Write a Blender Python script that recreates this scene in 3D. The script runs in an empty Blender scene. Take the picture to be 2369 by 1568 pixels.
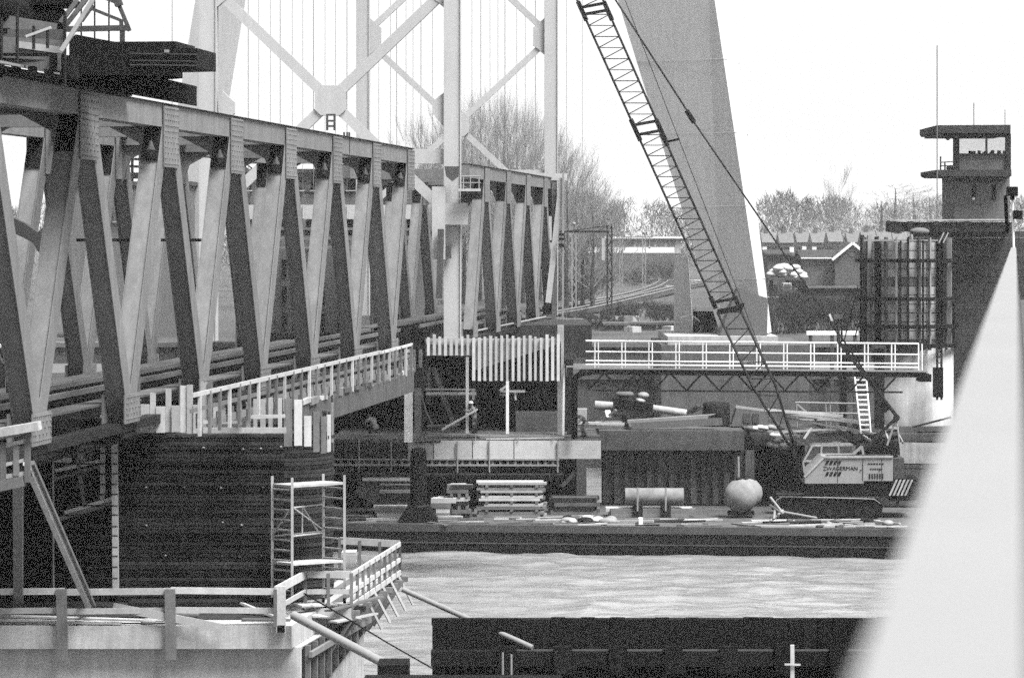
import bpy, bmesh, math, random
from mathutils import Vector, Matrix
random.seed(7)
SC = bpy.context.scene
COL = SC.collection
R = math.radians

# ---------------------------------------------------------------- camera
CAMH = 16.5
K = 6718.0                       # focal length in pixels of a 2369 px wide picture
cd = bpy.data.cameras.new("camera")
cam = bpy.data.objects.new("camera", cd); COL.objects.link(cam)
cam.location = (0, 0, CAMH)
cam.rotation_euler = (R(90), 0, 0)
cd.sensor_width = 36.0
cd.lens = 36.0 * K / 2369.0
cd.shift_y = -(784.0 - 544.0) / 2369.0
cd.clip_start = 0.3
cd.clip_end = 9000
cd.dof.use_dof = True
cd.dof.focus_distance = 118
cd.dof.aperture_fstop = 3.6
SC.camera = cam

# ---------------------------------------------------------------- sky, sun, exposure
SUN_ELEV, SUN_AZ = R(61), R(130)      # azimuth clockwise from +Y (view direction): behind the camera to the right
w = bpy.data.worlds.new("World"); SC.world = w; w.use_nodes = True
nt = w.node_tree; nt.nodes.clear()
sky = nt.nodes.new("ShaderNodeTexSky"); sky.sky_type = 'NISHITA'; sky.sun_disc = False
sky.sun_elevation = SUN_ELEV; sky.sun_rotation = SUN_AZ
sky.air_density = 1.4; sky.dust_density = 7.0; sky.ozone_density = 0.5; sky.altitude = 0
bw = nt.nodes.new("ShaderNodeRGBToBW")
bg = nt.nodes.new("ShaderNodeBackground"); bg.inputs[1].default_value = 0.15
wo = nt.nodes.new("ShaderNodeOutputWorld")
ov = nt.nodes.new("ShaderNodeMath"); ov.operation = 'MULTIPLY_ADD'      # overcast: the clear sky shows faintly through an even white cloud
ov.inputs[1].default_value = 0.12; ov.inputs[2].default_value = 1.35
nt.links.new(sky.outputs[0], bw.inputs[0]); nt.links.new(bw.outputs[0], ov.inputs[0]); nt.links.new(ov.outputs[0], bg.inputs[0]); nt.links.new(bg.outputs[0], wo.inputs[0])
sd = bpy.data.lights.new("sun", 'SUN'); sd.energy = 3.0; sd.angle = R(28); sd.color = (1, 1, 1)
sun = bpy.data.objects.new("sun", sd); COL.objects.link(sun)
_d = Vector((math.sin(SUN_AZ) * math.cos(SUN_ELEV), math.cos(SUN_AZ) * math.cos(SUN_ELEV), math.sin(SUN_ELEV)))
sun.rotation_euler = (-_d).to_track_quat('-Z', 'Y').to_euler()
vs = SC.view_settings
vs.view_transform = 'Standard'; vs.look = 'None'; vs.gamma = 1.0; vs.use_curve_mapping = False
vs.exposure = 2.2
SC.cycles.max_bounces = 4
SC.cycles.diffuse_bounces = 1
SC.cycles.volume_bounces = 0
SC.cycles.use_denoising = False
SC.cycles.use_adaptive_sampling = True; SC.cycles.adaptive_threshold = .07; SC.cycles.adaptive_min_samples = 32

# ---------------------------------------------------------------- helpers
def W(x, y, Y):
    return Vector(((x - 1184.5) * Y / K, Y, CAMH - (y - 544.0) * Y / K))
def V(*a): return Vector(a)
MATS = {}
def mat(name, v, rough=.75, var=.3, scale=1.2, streak=0., bump=0., rand=.12, metal=0., spec=.06, stretch=(1, 1, 1), fine=.12):
    m = bpy.data.materials.new(name); m.use_nodes = True
    n = m.node_tree; L = n.links; b = n.nodes["Principled BSDF"]
    b.inputs["Roughness"].default_value = rough; b.inputs["Metallic"].default_value = metal
    b.inputs["Specular IOR Level"].default_value = spec
    geo = n.nodes.new("ShaderNodeNewGeometry")
    def noise(sc, st, det=4):
        mp = n.nodes.new("ShaderNodeMapping"); mp.inputs["Scale"].default_value = st
        L.new(geo.outputs["Position"], mp.inputs[0])
        t = n.nodes.new("ShaderNodeTexNoise"); t.inputs["Scale"].default_value = sc; t.inputs["Detail"].default_value = det
        t.inputs["Roughness"].default_value = .65
        L.new(mp.outputs[0], t.inputs["Vector"]); return t.outputs[0]
    def mul(a, amt, base=1.):
        k = n.nodes.new("ShaderNodeMath"); k.operation = 'MULTIPLY_ADD'
        L.new(a, k.inputs[0]); k.inputs[1].default_value = 2 * amt * 1.6; k.inputs[2].default_value = base - amt * 1.6
        k.use_clamp = False; return k.outputs[0]
    def prod(a, c):
        k = n.nodes.new("ShaderNodeMath"); k.operation = 'MULTIPLY'
        L.new(a, k.inputs[0])
        if isinstance(c, float): k.inputs[1].default_value = c
        else: L.new(c, k.inputs[1])
        return k.outputs[0]
    big = noise(scale, stretch)
    val = prod(mul(big, var), float(v))
    if fine: val = prod(val, mul(noise(14., (1, 1, 1), 2), fine))
    if streak: val = prod(val, mul(noise(2.2, (1.6, 1.6, .12), 5), streak))
    if rand:
        oi = n.nodes.new("ShaderNodeObjectInfo")
        k = n.nodes.new("ShaderNodeMath"); k.operation = 'MULTIPLY_ADD'
        L.new(oi.outputs["Random"], k.inputs[0]); k.inputs[1].default_value = 2 * rand; k.inputs[2].default_value = 1 - rand
        val = prod(val, k.outputs[0])
    mx = n.nodes.new("ShaderNodeMath"); mx.operation = 'MAXIMUM'; mx.inputs[1].default_value = .004
    L.new(val, mx.inputs[0]); L.new(mx.outputs[0], b.inputs["Base Color"])
    if bump:
        bp = n.nodes.new("ShaderNodeBump"); bp.inputs["Strength"].default_value = bump; bp.inputs["Distance"].default_value = .05
        L.new(noise(scale * 4, stretch), bp.inputs["Height"]); L.new(bp.outputs[0], b.inputs["Normal"])
    MATS[name] = m; return m

M = {}
M['truss'] = mat('truss_paint', 0.108, .62, .16, .7, .26, rand=.08)
M['tower'] = mat('tower_paint', 0.27, .6, .08, .4, .08, rand=.04)
M['pylon'] = mat('pylon_paint', 0.33, .6, .08, .15, .13, rand=.03)
M['lip'] = mat('dark_lip', 0.009, .7, .3)
M['white'] = mat('white_paint', 0.512, .5, .08, rand=.04)
M['concrete'] = mat('concrete', 0.24, .85, .26, .9, .34, .2, rand=.06)
M['conc_mid'] = mat('concrete_weathered', 0.0561, .85, .25, .7, .3, .2, rand=.06)
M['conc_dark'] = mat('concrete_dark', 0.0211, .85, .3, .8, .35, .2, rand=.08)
M['timber'] = mat('timber_fresh', .26, .8, .2, 1.5, .12, rand=.2)
M['timber2'] = mat('timber_weathered', 0.095, .85, .3, 1.5, .2, rand=.25)
M['timber_dark'] = mat('timber_dark', 0.0132, .85, .35, 1.5, .2, rand=.3)
M['tarred'] = mat('tarred_board', 0.016, .8, 1.0, 1.1, .5, rand=.65, stretch=(.35, .35, 2.0), fine=.7)
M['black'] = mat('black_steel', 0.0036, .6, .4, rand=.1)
M['void'] = mat('soot_dark', 0.0024, .9, .3, rand=.1)  # near-black: deep shade of pier openings put into colour; also a black box
M['steel_dark'] = mat('steel_dark', 0.0108, .55, .3, rand=.12)
M['steel_mid'] = mat('steel_mid', 0.0396, .6, .25, rand=.12)
M['rust'] = mat('rusty_steel', 0.0096, .8, .5, 2., .4, rand=.15)
M['pile'] = mat('sheet_pile', 0.0495, .7, .6, .8, .6, rand=.25)
M['fender'] = mat('fender_board', 0.0042, .85, .7, .7, .6, rand=.35)
M['alu'] = mat('aluminium', 0.3, .4, .08, rand=.06, metal=.3)
M['galv'] = mat('galvanised', 0.158, .5, .12, rand=.08)
M['crane'] = mat('crane_paint', 0.166, .5, .1, 1., .1, rand=0.)
M['letter'] = mat('lettering', 0.006, .6, .1, rand=0.)
M['rubber'] = mat('track_rubber', 0.0042, .7, .3)
M['glass'] = mat('window_glass', 0.05, .12, .05, rand=.05, spec=.6, fine=0)
M['ground'] = mat('yard_ground', 0.0429, .95, .55, .06, rand=0.)
M['ballast'] = mat('ballast', 0.0198, .95, .4, 1.5, rand=0.)
M['rail'] = mat('rail_steel', 0.126, .35, .1, rand=.05, metal=.4)
M['bark'] = mat('bark', 0.0264, .9, .3, rand=.15)
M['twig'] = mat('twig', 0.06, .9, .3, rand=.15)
M['brick'] = mat('brickwork', 0.027, .9, .25, 1.2, .15, rand=.12)
M['plaster'] = mat('grey_plaster', 0.0825, .85, .12, .8, .12, rand=.05)
M['roofd'] = mat('roof_dark', 0.0277, .85, .2, rand=.1)
M['housewall'] = mat('house_wall', 0.0594, .85, .2, rand=.1)
M['cloth_l'] = mat('work_clothes_light', 0.144, .9, .2, rand=.1)
M['cloth_d'] = mat('work_clothes_dark', 0.0198, .9, .2, rand=.1)
M['skin'] = mat('skin', 0.12, .6, .05, rand=0.)
M['helmet'] = mat('helmet', 0.567, .35, .03, rand=0.)
M['cable'] = mat('cable', 0.099, .6, .1, rand=.1)
M['sack'] = mat('white_sack', 0.306, .8, .2, rand=.1)
M['buoy'] = mat('dirty_buoy', 0.132, .7, .4, 1.6, .0, rand=.05)
M['handrail'] = mat('handrail_paint', 0.148, .6, .06, .5, .0, rand=.02, fine=.05)
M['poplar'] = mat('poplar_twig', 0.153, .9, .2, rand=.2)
M['stuffg'] = mat('scrap_grey', 0.0515, .85, .4, rand=.35)

def thing(name, label, cat, loc=(0, 0, 0), group=None):
    o = bpy.data.objects.new(name, None); COL.objects.link(o)
    o.location = loc; o['label'] = label; o['category'] = cat
    o.empty_display_size = .2
    if group: o['group'] = group
    return o
def tag(o, label, cat, group=None):
    o['label'] = label; o['category'] = cat
    if group: o['group'] = group
    return o
def origin(o):
    p = Vector((0, 0, 0))
    while o is not None:
        p += Vector(o.location); o = o.parent
    return p
_unit = {}
def unit(kind, m):
    key = (kind, m)
    if key in _unit: return _unit[key]
    bm = bmesh.new()
    if kind == 'cube':
        bmesh.ops.create_cube(bm, size=1.0)
    elif kind == 'cyl':
        bmesh.ops.create_cone(bm, cap_ends=True, segments=14, radius1=1, radius2=1, depth=1)
    elif kind == 'cyl6':
        bmesh.ops.create_cone(bm, cap_ends=True, segments=6, radius1=1, radius2=1, depth=1)
    elif kind == 'ball':
        bmesh.ops.create_icosphere(bm, subdivisions=2, radius=1)
    me = bpy.data.meshes.new(kind + '_' + m); bm.to_mesh(me); bm.free()
    if kind in ('cyl', 'ball'):
        for f in me.polygons:
            if kind == 'ball' or abs(f.normal.z) < .5: f.use_smooth = True
    me.materials.append(M[m]); _unit[key] = me; return me
def _place(name, me, mw, parent):
    o = bpy.data.objects.new(name, me); COL.objects.link(o)
    if parent is not None:
        o.parent = parent
        # parents carry no rotation: only their summed location has to be taken off
        p = origin_full(parent)
        o.matrix_basis = p.inverted() @ mw
    else:
        o.matrix_basis = mw
    return o
def origin_full(o):
    m = Matrix.Identity(4)
    while o is not None:
        m = o.matrix_basis @ m; o = o.parent
    return m
def axes(d, side=None, up=None):
    z = d.normalized()
    if side is not None:
        x = (Vector(side) - z * z.dot(Vector(side))).normalized()
        y = z.cross(x)
    else:
        u = Vector(up) if up is not None else Vector((0, 0, 1))
        if abs(z.dot(u)) > .999: u = Vector((0, 1, 0))
        x = u.cross(z).normalized(); y = z.cross(x)
    return x, y, z
def bar(parent, name, a, b, ws, wo, m, side=None, up=None):
    """straight beam from a to b; ws wide along `side` (horizontal cross direction by default), wo the other way"""
    a = Vector(a); b = Vector(b); d = b - a
    x, y, z = axes(d, side, up)
    mw = Matrix(((x.x * ws, y.x * wo, z.x * d.length, (a.x + b.x) / 2), (x.y * ws, y.y * wo, z.y * d.length, (a.y + b.y) / 2),
                 (x.z * ws, y.z * wo, z.z * d.length, (a.z + b.z) / 2), (0, 0, 0, 1)))
    return _place(name, unit('cube', m), mw, parent)
def tube(parent, name, a, b, r, m, kind='cyl'):
    a = Vector(a); b = Vector(b); d = b - a
    x, y, z = axes(d)
    mw = Matrix(((x.x * r, y.x * r, z.x * d.length, (a.x + b.x) / 2), (x.y * r, y.y * r, z.y * d.length, (a.y + b.y) / 2),
                 (x.z * r, y.z * r, z.z * d.length, (a.z + b.z) / 2), (0, 0, 0, 1)))
    return _place(name, unit(kind, m), mw, parent)
def box(parent, name, c, s, m, rz=0.):
    mw = Matrix.Translation(Vector(c)) @ Matrix.Rotation(rz, 4, 'Z') @ Matrix.Diagonal((s[0], s[1], s[2], 1))
    return _place(name, unit('cube', m), mw, parent)
def box2(parent, name, p0, p1, m):
    p0 = Vector(p0); p1 = Vector(p1)
    return box(parent, name, (p0 + p1) / 2, [abs(c) for c in (p1 - p0)], m)
def ball(parent, name, c, s, m, rz=0.):
    if not hasattr(s, '__len__'): s = (s, s, s)
    mw = Matrix.Translation(Vector(c)) @ Matrix.Rotation(rz, 4, 'Z') @ Matrix.Diagonal((s[0], s[1], s[2], 1))
    return _place(name, unit('ball', m), mw, parent)
def raw(parent, name, verts, faces, m, smooth=False):
    me = bpy.data.meshes.new(name); me.from_pydata([tuple(v) for v in verts], [], faces); me.update()
    bm = bmesh.new(); bm.from_mesh(me); bmesh.ops.recalc_face_normals(bm, faces=bm.faces); bm.to_mesh(me); bm.free()
    me.materials.append(M[m])
    if smooth:
        for f in me.polygons: f.use_smooth = True
    return _place(name, me, Matrix.Identity(4), parent)
def prism(parent, name, pts, ext, m):
    """polygon pts (3-D, coplanar) swept along ext"""
    pts = [Vector(p) for p in pts]; e = Vector(ext); n = len(pts)
    vs_ = pts + [p + e for p in pts]
    fs = [tuple(range(n)), tuple(range(2 * n - 1, n - 1, -1))] + [(i, (i + 1) % n, n + (i + 1) % n, n + i) for i in range(n)]
    return raw(parent, name, vs_, fs, m)
def polytube_geo(pts, r, seg=6, closed=False):
    pts = [Vector(p) for p in pts]; vs_, fs = [], []
    for i, p in enumerate(pts):
        a = pts[max(0, i - 1)]; b = pts[min(len(pts) - 1, i + 1)]
        x, y, z = axes(b - a)
        rr = r[i] if hasattr(r, '__len__') else r
        for k in range(seg):
            t = 2 * math.pi * k / seg
            vs_.append(p + x * math.cos(t) * rr + y * math.sin(t) * rr)
        if i:
            o = len(vs_) - 2 * seg
            for k in range(seg):
                fs.append((o + k, o + (k + 1) % seg, o + seg + (k + 1) % seg, o + seg + k))
    fs.append(tuple(range(seg - 1, -1, -1))); fs.append(tuple(range(len(vs_) - seg, len(vs_))))
    return vs_, fs
def polytube(parent, name, pts, r, m, seg=6):
    v, f = polytube_geo(pts, r, seg); return raw(parent, name, v, f, m, True)
def lathe(parent, name, base, prof, m, seg=20, smooth=True):
    vs_, fs = [], []
    for (r, z) in prof:
        for k in range(seg):
            t = 2 * math.pi * k / seg
            vs_.append(Vector(base) + Vector((r * math.cos(t), r * math.sin(t), z)))
    for i in range(len(prof) - 1):
        for k in range(seg):
            fs.append((i * seg + k, i * seg + (k + 1) % seg, (i + 1) * seg + (k + 1) % seg, (i + 1) * seg + k))
    fs.append(tuple(range(seg - 1, -1, -1))); fs.append(tuple(range((len(prof) - 1) * seg, len(prof) * seg)))
    return raw(parent, name, vs_, fs, m, smooth)
def kind(o, k): o['kind'] = k; return o
rnd = random.uniform
# ================================================================ the setting
# river: gently waved sheet
def make_river():
    m = bpy.data.materials.new('river_water'); m.use_nodes = True
    n = m.node_tree; L = n.links; b = n.nodes["Principled BSDF"]
    b.inputs["Base Color"].default_value = (.17, .17, .17, 1); b.inputs["Roughness"].default_value = .10
    b.inputs["IOR"].default_value = 1.33; b.inputs["Specular IOR Level"].default_value = .5
    geo = n.nodes.new("ShaderNodeNewGeometry")
    hs = []
    for sc, st, wt in ((.75, (.5, 1.2, 1), 1.0), (3.2, (.6, 1.3, 1), .3), (.16, (.5, 1.2, 1), 2.2)):
        mp = n.nodes.new("ShaderNodeMapping"); mp.inputs["Scale"].default_value = st; mp.inputs["Rotation"].default_value = (0, 0, .25)
        L.new(geo.outputs["Position"], mp.inputs[0])
        t = n.nodes.new("ShaderNodeTexNoise"); t.inputs["Scale"].default_value = sc; t.inputs["Detail"].default_value = 3
        L.new(mp.outputs[0], t.inputs["Vector"])
        k = n.nodes.new("ShaderNodeMath"); k.operation = 'MULTIPLY'; k.inputs[1].default_value = wt
        L.new(t.outputs[0], k.inputs[0]); hs.append(k.outputs[0])
    a = hs[0]
    for h in hs[1:]:
        k = n.nodes.new("ShaderNodeMath"); k.operation = 'ADD'; L.new(a, k.inputs[0]); L.new(h, k.inputs[1]); a = k.outputs[0]
    bp = n.nodes.new("ShaderNodeBump"); bp.inputs["Strength"].default_value = .75; bp.inputs["Distance"].default_value = .11
    L.new(a, bp.inputs["Height"]); L.new(bp.outputs[0], b.inputs["Normal"])
    M['water'] = m
    from mathutils import noise as mn
    x0, x1, y0, y1, st = -16.0, 46.0, 92.0, 168.0, .42
    nx, ny = int((x1 - x0) / st), int((y1 - y0) / st)
    vv, ff = [], []
    for j in range(ny + 1):
        for i in range(nx + 1):
            x = x0 + (x1 - x0) * i / nx; y = y0 + (y1 - y0) * j / ny
            h = .11 * mn.noise(Vector((x * .42 + y * .10, y * .62, 1.7))) + .075 * mn.noise(Vector((x * 1.0, y * 1.35 - x * .2, 5.1))) + .05 * mn.noise(Vector((x * .13, y * .2, 9.)))
            e = min(i, nx - i, j, ny - j) / 6.0
            vv.append((x, y, h * min(1, e)))
    for j in range(ny):
        for i in range(nx):
            a_ = j * (nx + 1) + i; ff.append((a_, a_ + 1, a_ + nx + 2, a_ + nx + 1))
    n0 = len(vv)
    vv += [(-1500, -700, 0), (1500, -700, 0), (1500, 262, 0), (-1500, 262, 0), (x0, y0, 0), (x1, y0, 0), (x1, y1, 0), (x0, y1, 0)]
    for k in range(4):
        k2 = (k + 1) % 4; ff.append((n0 + k, n0 + k2, n0 + 4 + k2, n0 + 4 + k))
    o = raw(None, 'river', vv, ff, 'water', True)
    kind(o, 'structure')
make_river()
BANK = 222.0
# far land as one sheet to the horizon
vs_, fs = [], []
NX, NY = 40, 40
for j in range(NY + 1):
    y = BANK + (2400 - BANK) * (j / NY) ** 2.2
    for i in range(NX + 1):
        x = -900 + 1800 * i / NX
        z = 8.0 + (0 if j < 2 else .35 * math.sin(x * .11 + j) * math.cos(y * .043))
        vs_.append((x, y, z))
for j in range(NY):
    for i in range(NX):
        a = j * (NX + 1) + i; fs.append((a, a + 1, a + NX + 2, a + NX + 1))
kind(raw(None, 'ground', vs_, fs, 'ground', True), 'structure')
# far quay: stepped concrete wall carrying the yard
q = box2(None, 'quay_wall', (-500, BANK - 1.2, -2), (500, BANK + .6, 8.0), 'conc_mid'); kind(q, 'structure')
q = box2(None, 'quay_coping', (-500, BANK - 1.5, 8.0), (500, BANK + .9, 8.35), 'plaster'); kind(q, 'structure')
q = box2(None, 'river_bank', (-500, 206, -2), (500, BANK - 1.21, 6.3), 'conc_mid'); kind(q, 'structure')
q = box2(None, 'bank_coping', (-500, 205.7, 6.3), (500, BANK - 1.22, 6.75), 'plaster'); kind(q, 'structure')

# haze
hm = bpy.data.materials.new('haze_air'); hm.use_nodes = True
hm.node_tree.nodes.clear()
pv = hm.node_tree.nodes.new("ShaderNodeVolumePrincipled"); pv.inputs["Color"].default_value = (.92, .92, .92, 1)
pv.inputs["Density"].default_value = .00019; pv.inputs["Anisotropy"].default_value = .2
ho = hm.node_tree.nodes.new("ShaderNodeOutputMaterial"); hm.node_tree.links.new(pv.outputs[0], ho.inputs["Volume"])
M['haze'] = hm
kind(box2(None, 'haze', (-1600, -720, -4), (1600, 2500, 62), 'haze'), 'stuff')
# ================================================================ old truss bridge
UD = Vector((.1289, .9917, 0)); ND = Vector((.9917, -.1289, 0))
def T(Y, off=0., z=0.):
    return Vector((-21.07 + .13 * Y, Y, z)) + ND * off
ZT, ZB = 20.3, 11.6
WT = 6.1
def truss_plane(root, nodes, off, zt, first_bottom, last_bottom, y0, y1, outer=1):
    ch = .66
    # top chord in bolted lengths
    cuts = [y0] + [n - .55 for n in nodes if y0 + 1 < n - .55 < y1 - 1] + [y1]
    for a, b in zip(cuts[:-1], cuts[1:]):
        c = bar(root, 'top_chord', T(a + .012, off, zt - ch / 2), T(b - .012, off, zt - ch / 2), .52, ch, 'truss', side=ND)
        bar(c, 'cap_plate', T(a, off, zt + .02), T(b, off, zt + .02), .66, .035, 'lip', side=ND)
    bots = []
    for n in nodes:
        top = T(n, off, zt - ch + .1)
        for s in (-1, 1):
            by = n + s * 4.3
            if by < first_bottom - .1 or by > last_bottom + .1: continue
            bot = T(by, off, ZB - .0)
            aa = top + (T(n + s * .42, off) - T(n, off)); 
            d = bar(root, 'diagonal', aa, bot, .50, .52, 'truss', side=ND)
            for k in (-1, 1):
                bar(d, 'flange', aa + ND * .262 * k, bot + ND * .262 * k, .028, .64, 'truss', side=ND)
            if by not in bots: bots.append(by)
        # gusset plates left and right of the chord
        for k in (-1, 1):
            o = off + .30 * k
            prism(root, 'gusset_plate', [T(n - .84, o, zt - .05), T(n + .84, o, zt - .05), T(n + .84, o, zt - 1.82), T(n - .84, o, zt - 1.82)], ND * .035 * k, 'truss')
        # black plate painting the deep shade on the upper end of the rising diagonal
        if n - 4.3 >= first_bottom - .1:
            bar(root, 'shade_plate', T(n - .86, off, zt - ch - .03), T(n - 1.28, off, zt - 1.62), .50, .05, 'black', side=ND)
    bar(root, 'bottom_chord', T(y0, off, ZB - .42), T(y1, off, ZB - .42), .42, .26, 'steel_dark', side=ND)
    done = []
    for n in nodes:
        for s in (-1, 1):
            by = round(n + s * 4.3, 2)
            if by in done or any(abs(by - q) < .6 for q in done) or by < first_bottom - .1 or by > last_bottom + .1: continue
            done.append(by)
            for k in (-1, 1):
                o = off + .30 * k
                prism(root, 'gusset_plate', [T(by - .8, o, ZB - .3), T(by - .8, o, ZB + .5), T(by + .8, o, ZB + .5), T(by + .8, o, ZB - .3)], ND * .03 * k, 'truss')
def truss_span(name, label, nodes, zt, y0, y1, fb, lb):
    root = thing(name, label, 'bridge', T((y0 + y1) / 2, -3, 0))
    truss_plane(root, nodes, -.3, zt, fb, lb, y0, y1)
    truss_plane(root, nodes, -.3 - WT, zt, fb, lb, y0, y1)
    for n in nodes:
        cb = bar(root, 'cross_beam', T(n, -.56, zt - .33), T(n, -.04 - WT, zt - .33), .4, .5, 'truss', side=UD)
        bar(cb, 'bottom_flange', T(n, -.6, zt - .60), T(n, -WT, zt - .60), .46, .04, 'truss', side=UD)
        for o, s in ((-.58, -1), (-.02 - WT, 1)):
            prism(root, 'knee_bracket', [T(n - .06, o, zt - .6), T(n - .06, o + s * 1.3, zt - .6), T(n - .06, o + s * .35, zt - 1.1), T(n - .06, o, zt - 2.0)], UD * .12, 'truss')
    for i in range(len(nodes) - 1):
        bar(root, 'lateral_brace', T(nodes[i], -.6, zt - .25), T(nodes[i + 1], -WT, zt - .25), .22, .2, 'truss', up=(0, 0, 1))
        bar(root, 'lateral_brace', T(nodes[i], -WT, zt - .3), T(nodes[i + 1], -.6, zt - .3), .22, .08, 'truss', up=(0, 0, 1))
    # floor: cross girders, stringers, walkways
    y = y0 + .3
    while y < y1:
        bar(root, 'floor_beam', T(y, -.55, 11.05), T(y, -.05 - WT, 11.05), .35, .6, 'steel_dark', side=UD); y += 4.3
    for o in (-2.2, -4.4):
        bar(root, 'stringer', T(y0, o, 11.35), T(y1, o, 11.35), .3, .5, 'steel_dark', side=ND)
    if y0 < 100: bar(root, 'floor_plate', T(y0, -3.3, 10.68), T(y1, -3.3, 10.68), 5.4, .06, 'steel_dark', side=ND)
    for o, wd in ((-1.02, .72), (-5.45, .85)):
        bar(root, 'walkway_plate', T(y0, o, 11.82), T(y1, o, 11.82), wd, .06, 'conc_mid', side=ND)
    return root
nodes1 = [59.2 - 8.6, 59.2, 67.8, 76.4, 85.1, 93.7, 102.2, 110.8, 119.3, 127.8]
br1 = truss_span('truss_bridge', 'long grey steel truss rail bridge receding from the left edge with V diagonals', nodes1, ZT, 47.0, 128.6, 44, 124)
nodes2 = [152.0, 160.7, 169.4, 178.0]
br2 = truss_span('lift_span', 'shorter grey truss lift span standing between the two bridge towers', nodes2, 20.05, 146.0, 182.5, 147, 183)
# bolt heads on the outer gusset plates, one joined patch per plate
def bolt_patch(n, zc_, w_, h_, cols, rows):
    vv, ff = [], []
    for i in range(cols):
        for j in range(rows):
            if 0 < i < cols - 1 and 0 < j < rows - 1 and (i + j) % 2: continue
            c0 = T(n - w_ / 2 + w_ * i / (cols - 1), .035, zc_ - h_ / 2 + h_ * j / (rows - 1)); r_ = .026; o = len(vv)
            for k in range(6):
                a = k * math.pi / 3; vv.append(c0 + UD * r_ * math.cos(a) + V(0, 0, r_ * math.sin(a)))
            for k in range(6):
                a = k * math.pi / 3; vv.append(c0 + ND * .03 + UD * r_ * math.cos(a) + V(0, 0, r_ * math.sin(a)))
            ff.append(tuple(range(o + 6, o + 12)))
            for k in range(6): ff.append((o + k, o + (k + 1) % 6, o + 6 + (k + 1) % 6, o + 6 + k))
    kind(raw(br1, 'bolts', vv, ff, 'truss'), 'stuff')
for n_ in nodes1[2:]:
    bolt_patch(n_, ZT - .36, 1.5, .5, 14, 4); bolt_patch(n_, ZT - 1.25, 1.5, .95, 10, 7)
    bolt_patch(n_ - 4.3, ZB + .12, 1.4, .6, 10, 5)
# deeper bracket of the sway frame over the first panel
prism(br1, 'sway_bracket', [W(20, 500, 88), W(55, 516, 88), W(88, 538, 88), W(112, 510, 88), W(112, 560, 88), W(103, 612, 88), W(92, 588, 88), W(76, 562, 88), W(52, 549, 88), W(24, 536, 88)], UD * .3, 'steel_mid')
for (x0, x1, Yd) in ((176, 312, 92), (372, 475, 99)):
    box2(br1, 'service_duct', W(x0, 552, Yd), W(x1, 559, Yd) + V(0, .3, 0), 'black')
# track of the first span
def track(y0, y1, label, name='railway_track'):
    t = thing(name, label, 'railway track', T((y0 + y1) / 2, -3.3, 11.6))
    y = y0
    while y < y1:
        bar(t, 'sleeper', T(y, -2.0, 11.70), T(y, -4.6, 11.70), .26, .2, 'black', side=UD); y += .85
    for o in (-2.57, -4.03):
        bar(t, 'rail', T(y0, o, 11.92), T(y1, o, 11.92), .08, .16, 'rail', side=ND)
    for o in (-2.9, -3.7):
        bar(t, 'guard_rail', T(y0, o, 11.86), T(y1, o, 11.86), .10, .08, 'black', side=ND)
track(47, 140, 'railway track on dark sleepers running through the long truss bridge')
track(146, 182, 'railway track on the floor of the short lift span')

# ---------------------------------------------------------------- towers of the lift bridge
def tower(Y, xa, xc, label, cw, bw_, zc, hh, dm, zlow):
    A = V((xa - 1184.5) * Y / K, Y, 0); C = V((xc - 1184.5) * Y / K, Y, 0)
    root = thing('bridge_tower', label, 'tower', ((A.x + C.x) / 2, Y, 0), 'towers of the lift bridge')
    for p, s in ((A, 1), (C, -1)):
        c = bar(root, 'column', V(p.x, Y, 11.4), V(p.x, Y, zc + 5 * hh), cw, cw * 1.1, dm, side=(1, 0, 0))
        for k in (-1, 1):
            bar(c, 'flange', V(p.x + k * cw * .5, Y, 11.4), V(p.x + k * cw * .5, Y, zc + 5 * hh), .05, cw * 1.28, dm, side=(1, 0, 0))
    for lev in range(-1, 3):
        z0 = zc + lev * 2 * hh
        if lev == -1: continue
        cx = (A.x + C.x) / 2; hw = (C.x - A.x) / 2
        for sx in (-1, 1):
            for sz in (-1, 1):
                a = V(cx + sx * .5, Y, z0 + sz * .5); b = V(cx + sx * (hw - cw * .45), Y, z0 + sz * (hh - cw * .45))
                bar(root, 'cross_brace', a, b, bw_ * .85, bw_, dm, side=(0, 1, 0))
        g = 1.0
        prism(root, 'gusset_plate', [V(cx - .75 * g, Y - .3, z0 - .45 * g), V(cx - .45 * g, Y - .3, z0 - .72 * g), V(cx + .45 * g, Y - .3, z0 - .72 * g), V(cx + .75 * g, Y - .3, z0 - .45 * g),
                                     V(cx + .75 * g, Y - .3, z0 + .45 * g), V(cx + .45 * g, Y - .3, z0 + .72 * g), V(cx - .45 * g, Y - .3, z0 + .72 * g), V(cx - .75 * g, Y - .3, z0 + .45 * g)], (0, .6, 0), dm)
    for lev in range(0, 4):
        zn = zc + (2 * lev - 1) * hh
        for p, s in ((A, 1), (C, -1)):
            prism(root, 'gusset_plate', [V(p.x + s * cw * .4, Y - .25, zn - 1.25), V(p.x + s * (cw * .5 + .75), Y - .25, zn - .55), V(p.x + s * (cw * .5 + .75), Y - .25, zn + .55), V(p.x + s * cw * .4, Y - .25, zn + 1.25)], (0, .5, 0), dm)
    ztop = zc + 5 * hh
    bar(root, 'head_girder', V(A.x - 1, Y, ztop), V(C.x + 1, Y, ztop), 1.2, 1.0, dm, side=(0, 1, 0))
    bar(root, 'portal_girder', V(A.x + cw * .5, Y, zlow), V(C.x - cw * .5, Y, zlow), .5, .7, dm, side=(0, 1, 0))
    return root
tw1 = tower(140.5, 483, 1047, 'near tower of the lift bridge, pale grey columns joined by wide crossed bracing', .78, .50, 23.0, 5.67, 'tower', 20.3)
tw2 = tower(185.0, 840, 1275, 'far tower of the lift bridge with thinner crossed bracing, behind the near one', .80, .38, 23.5, 5.64, 'tower', 20.3)
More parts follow.
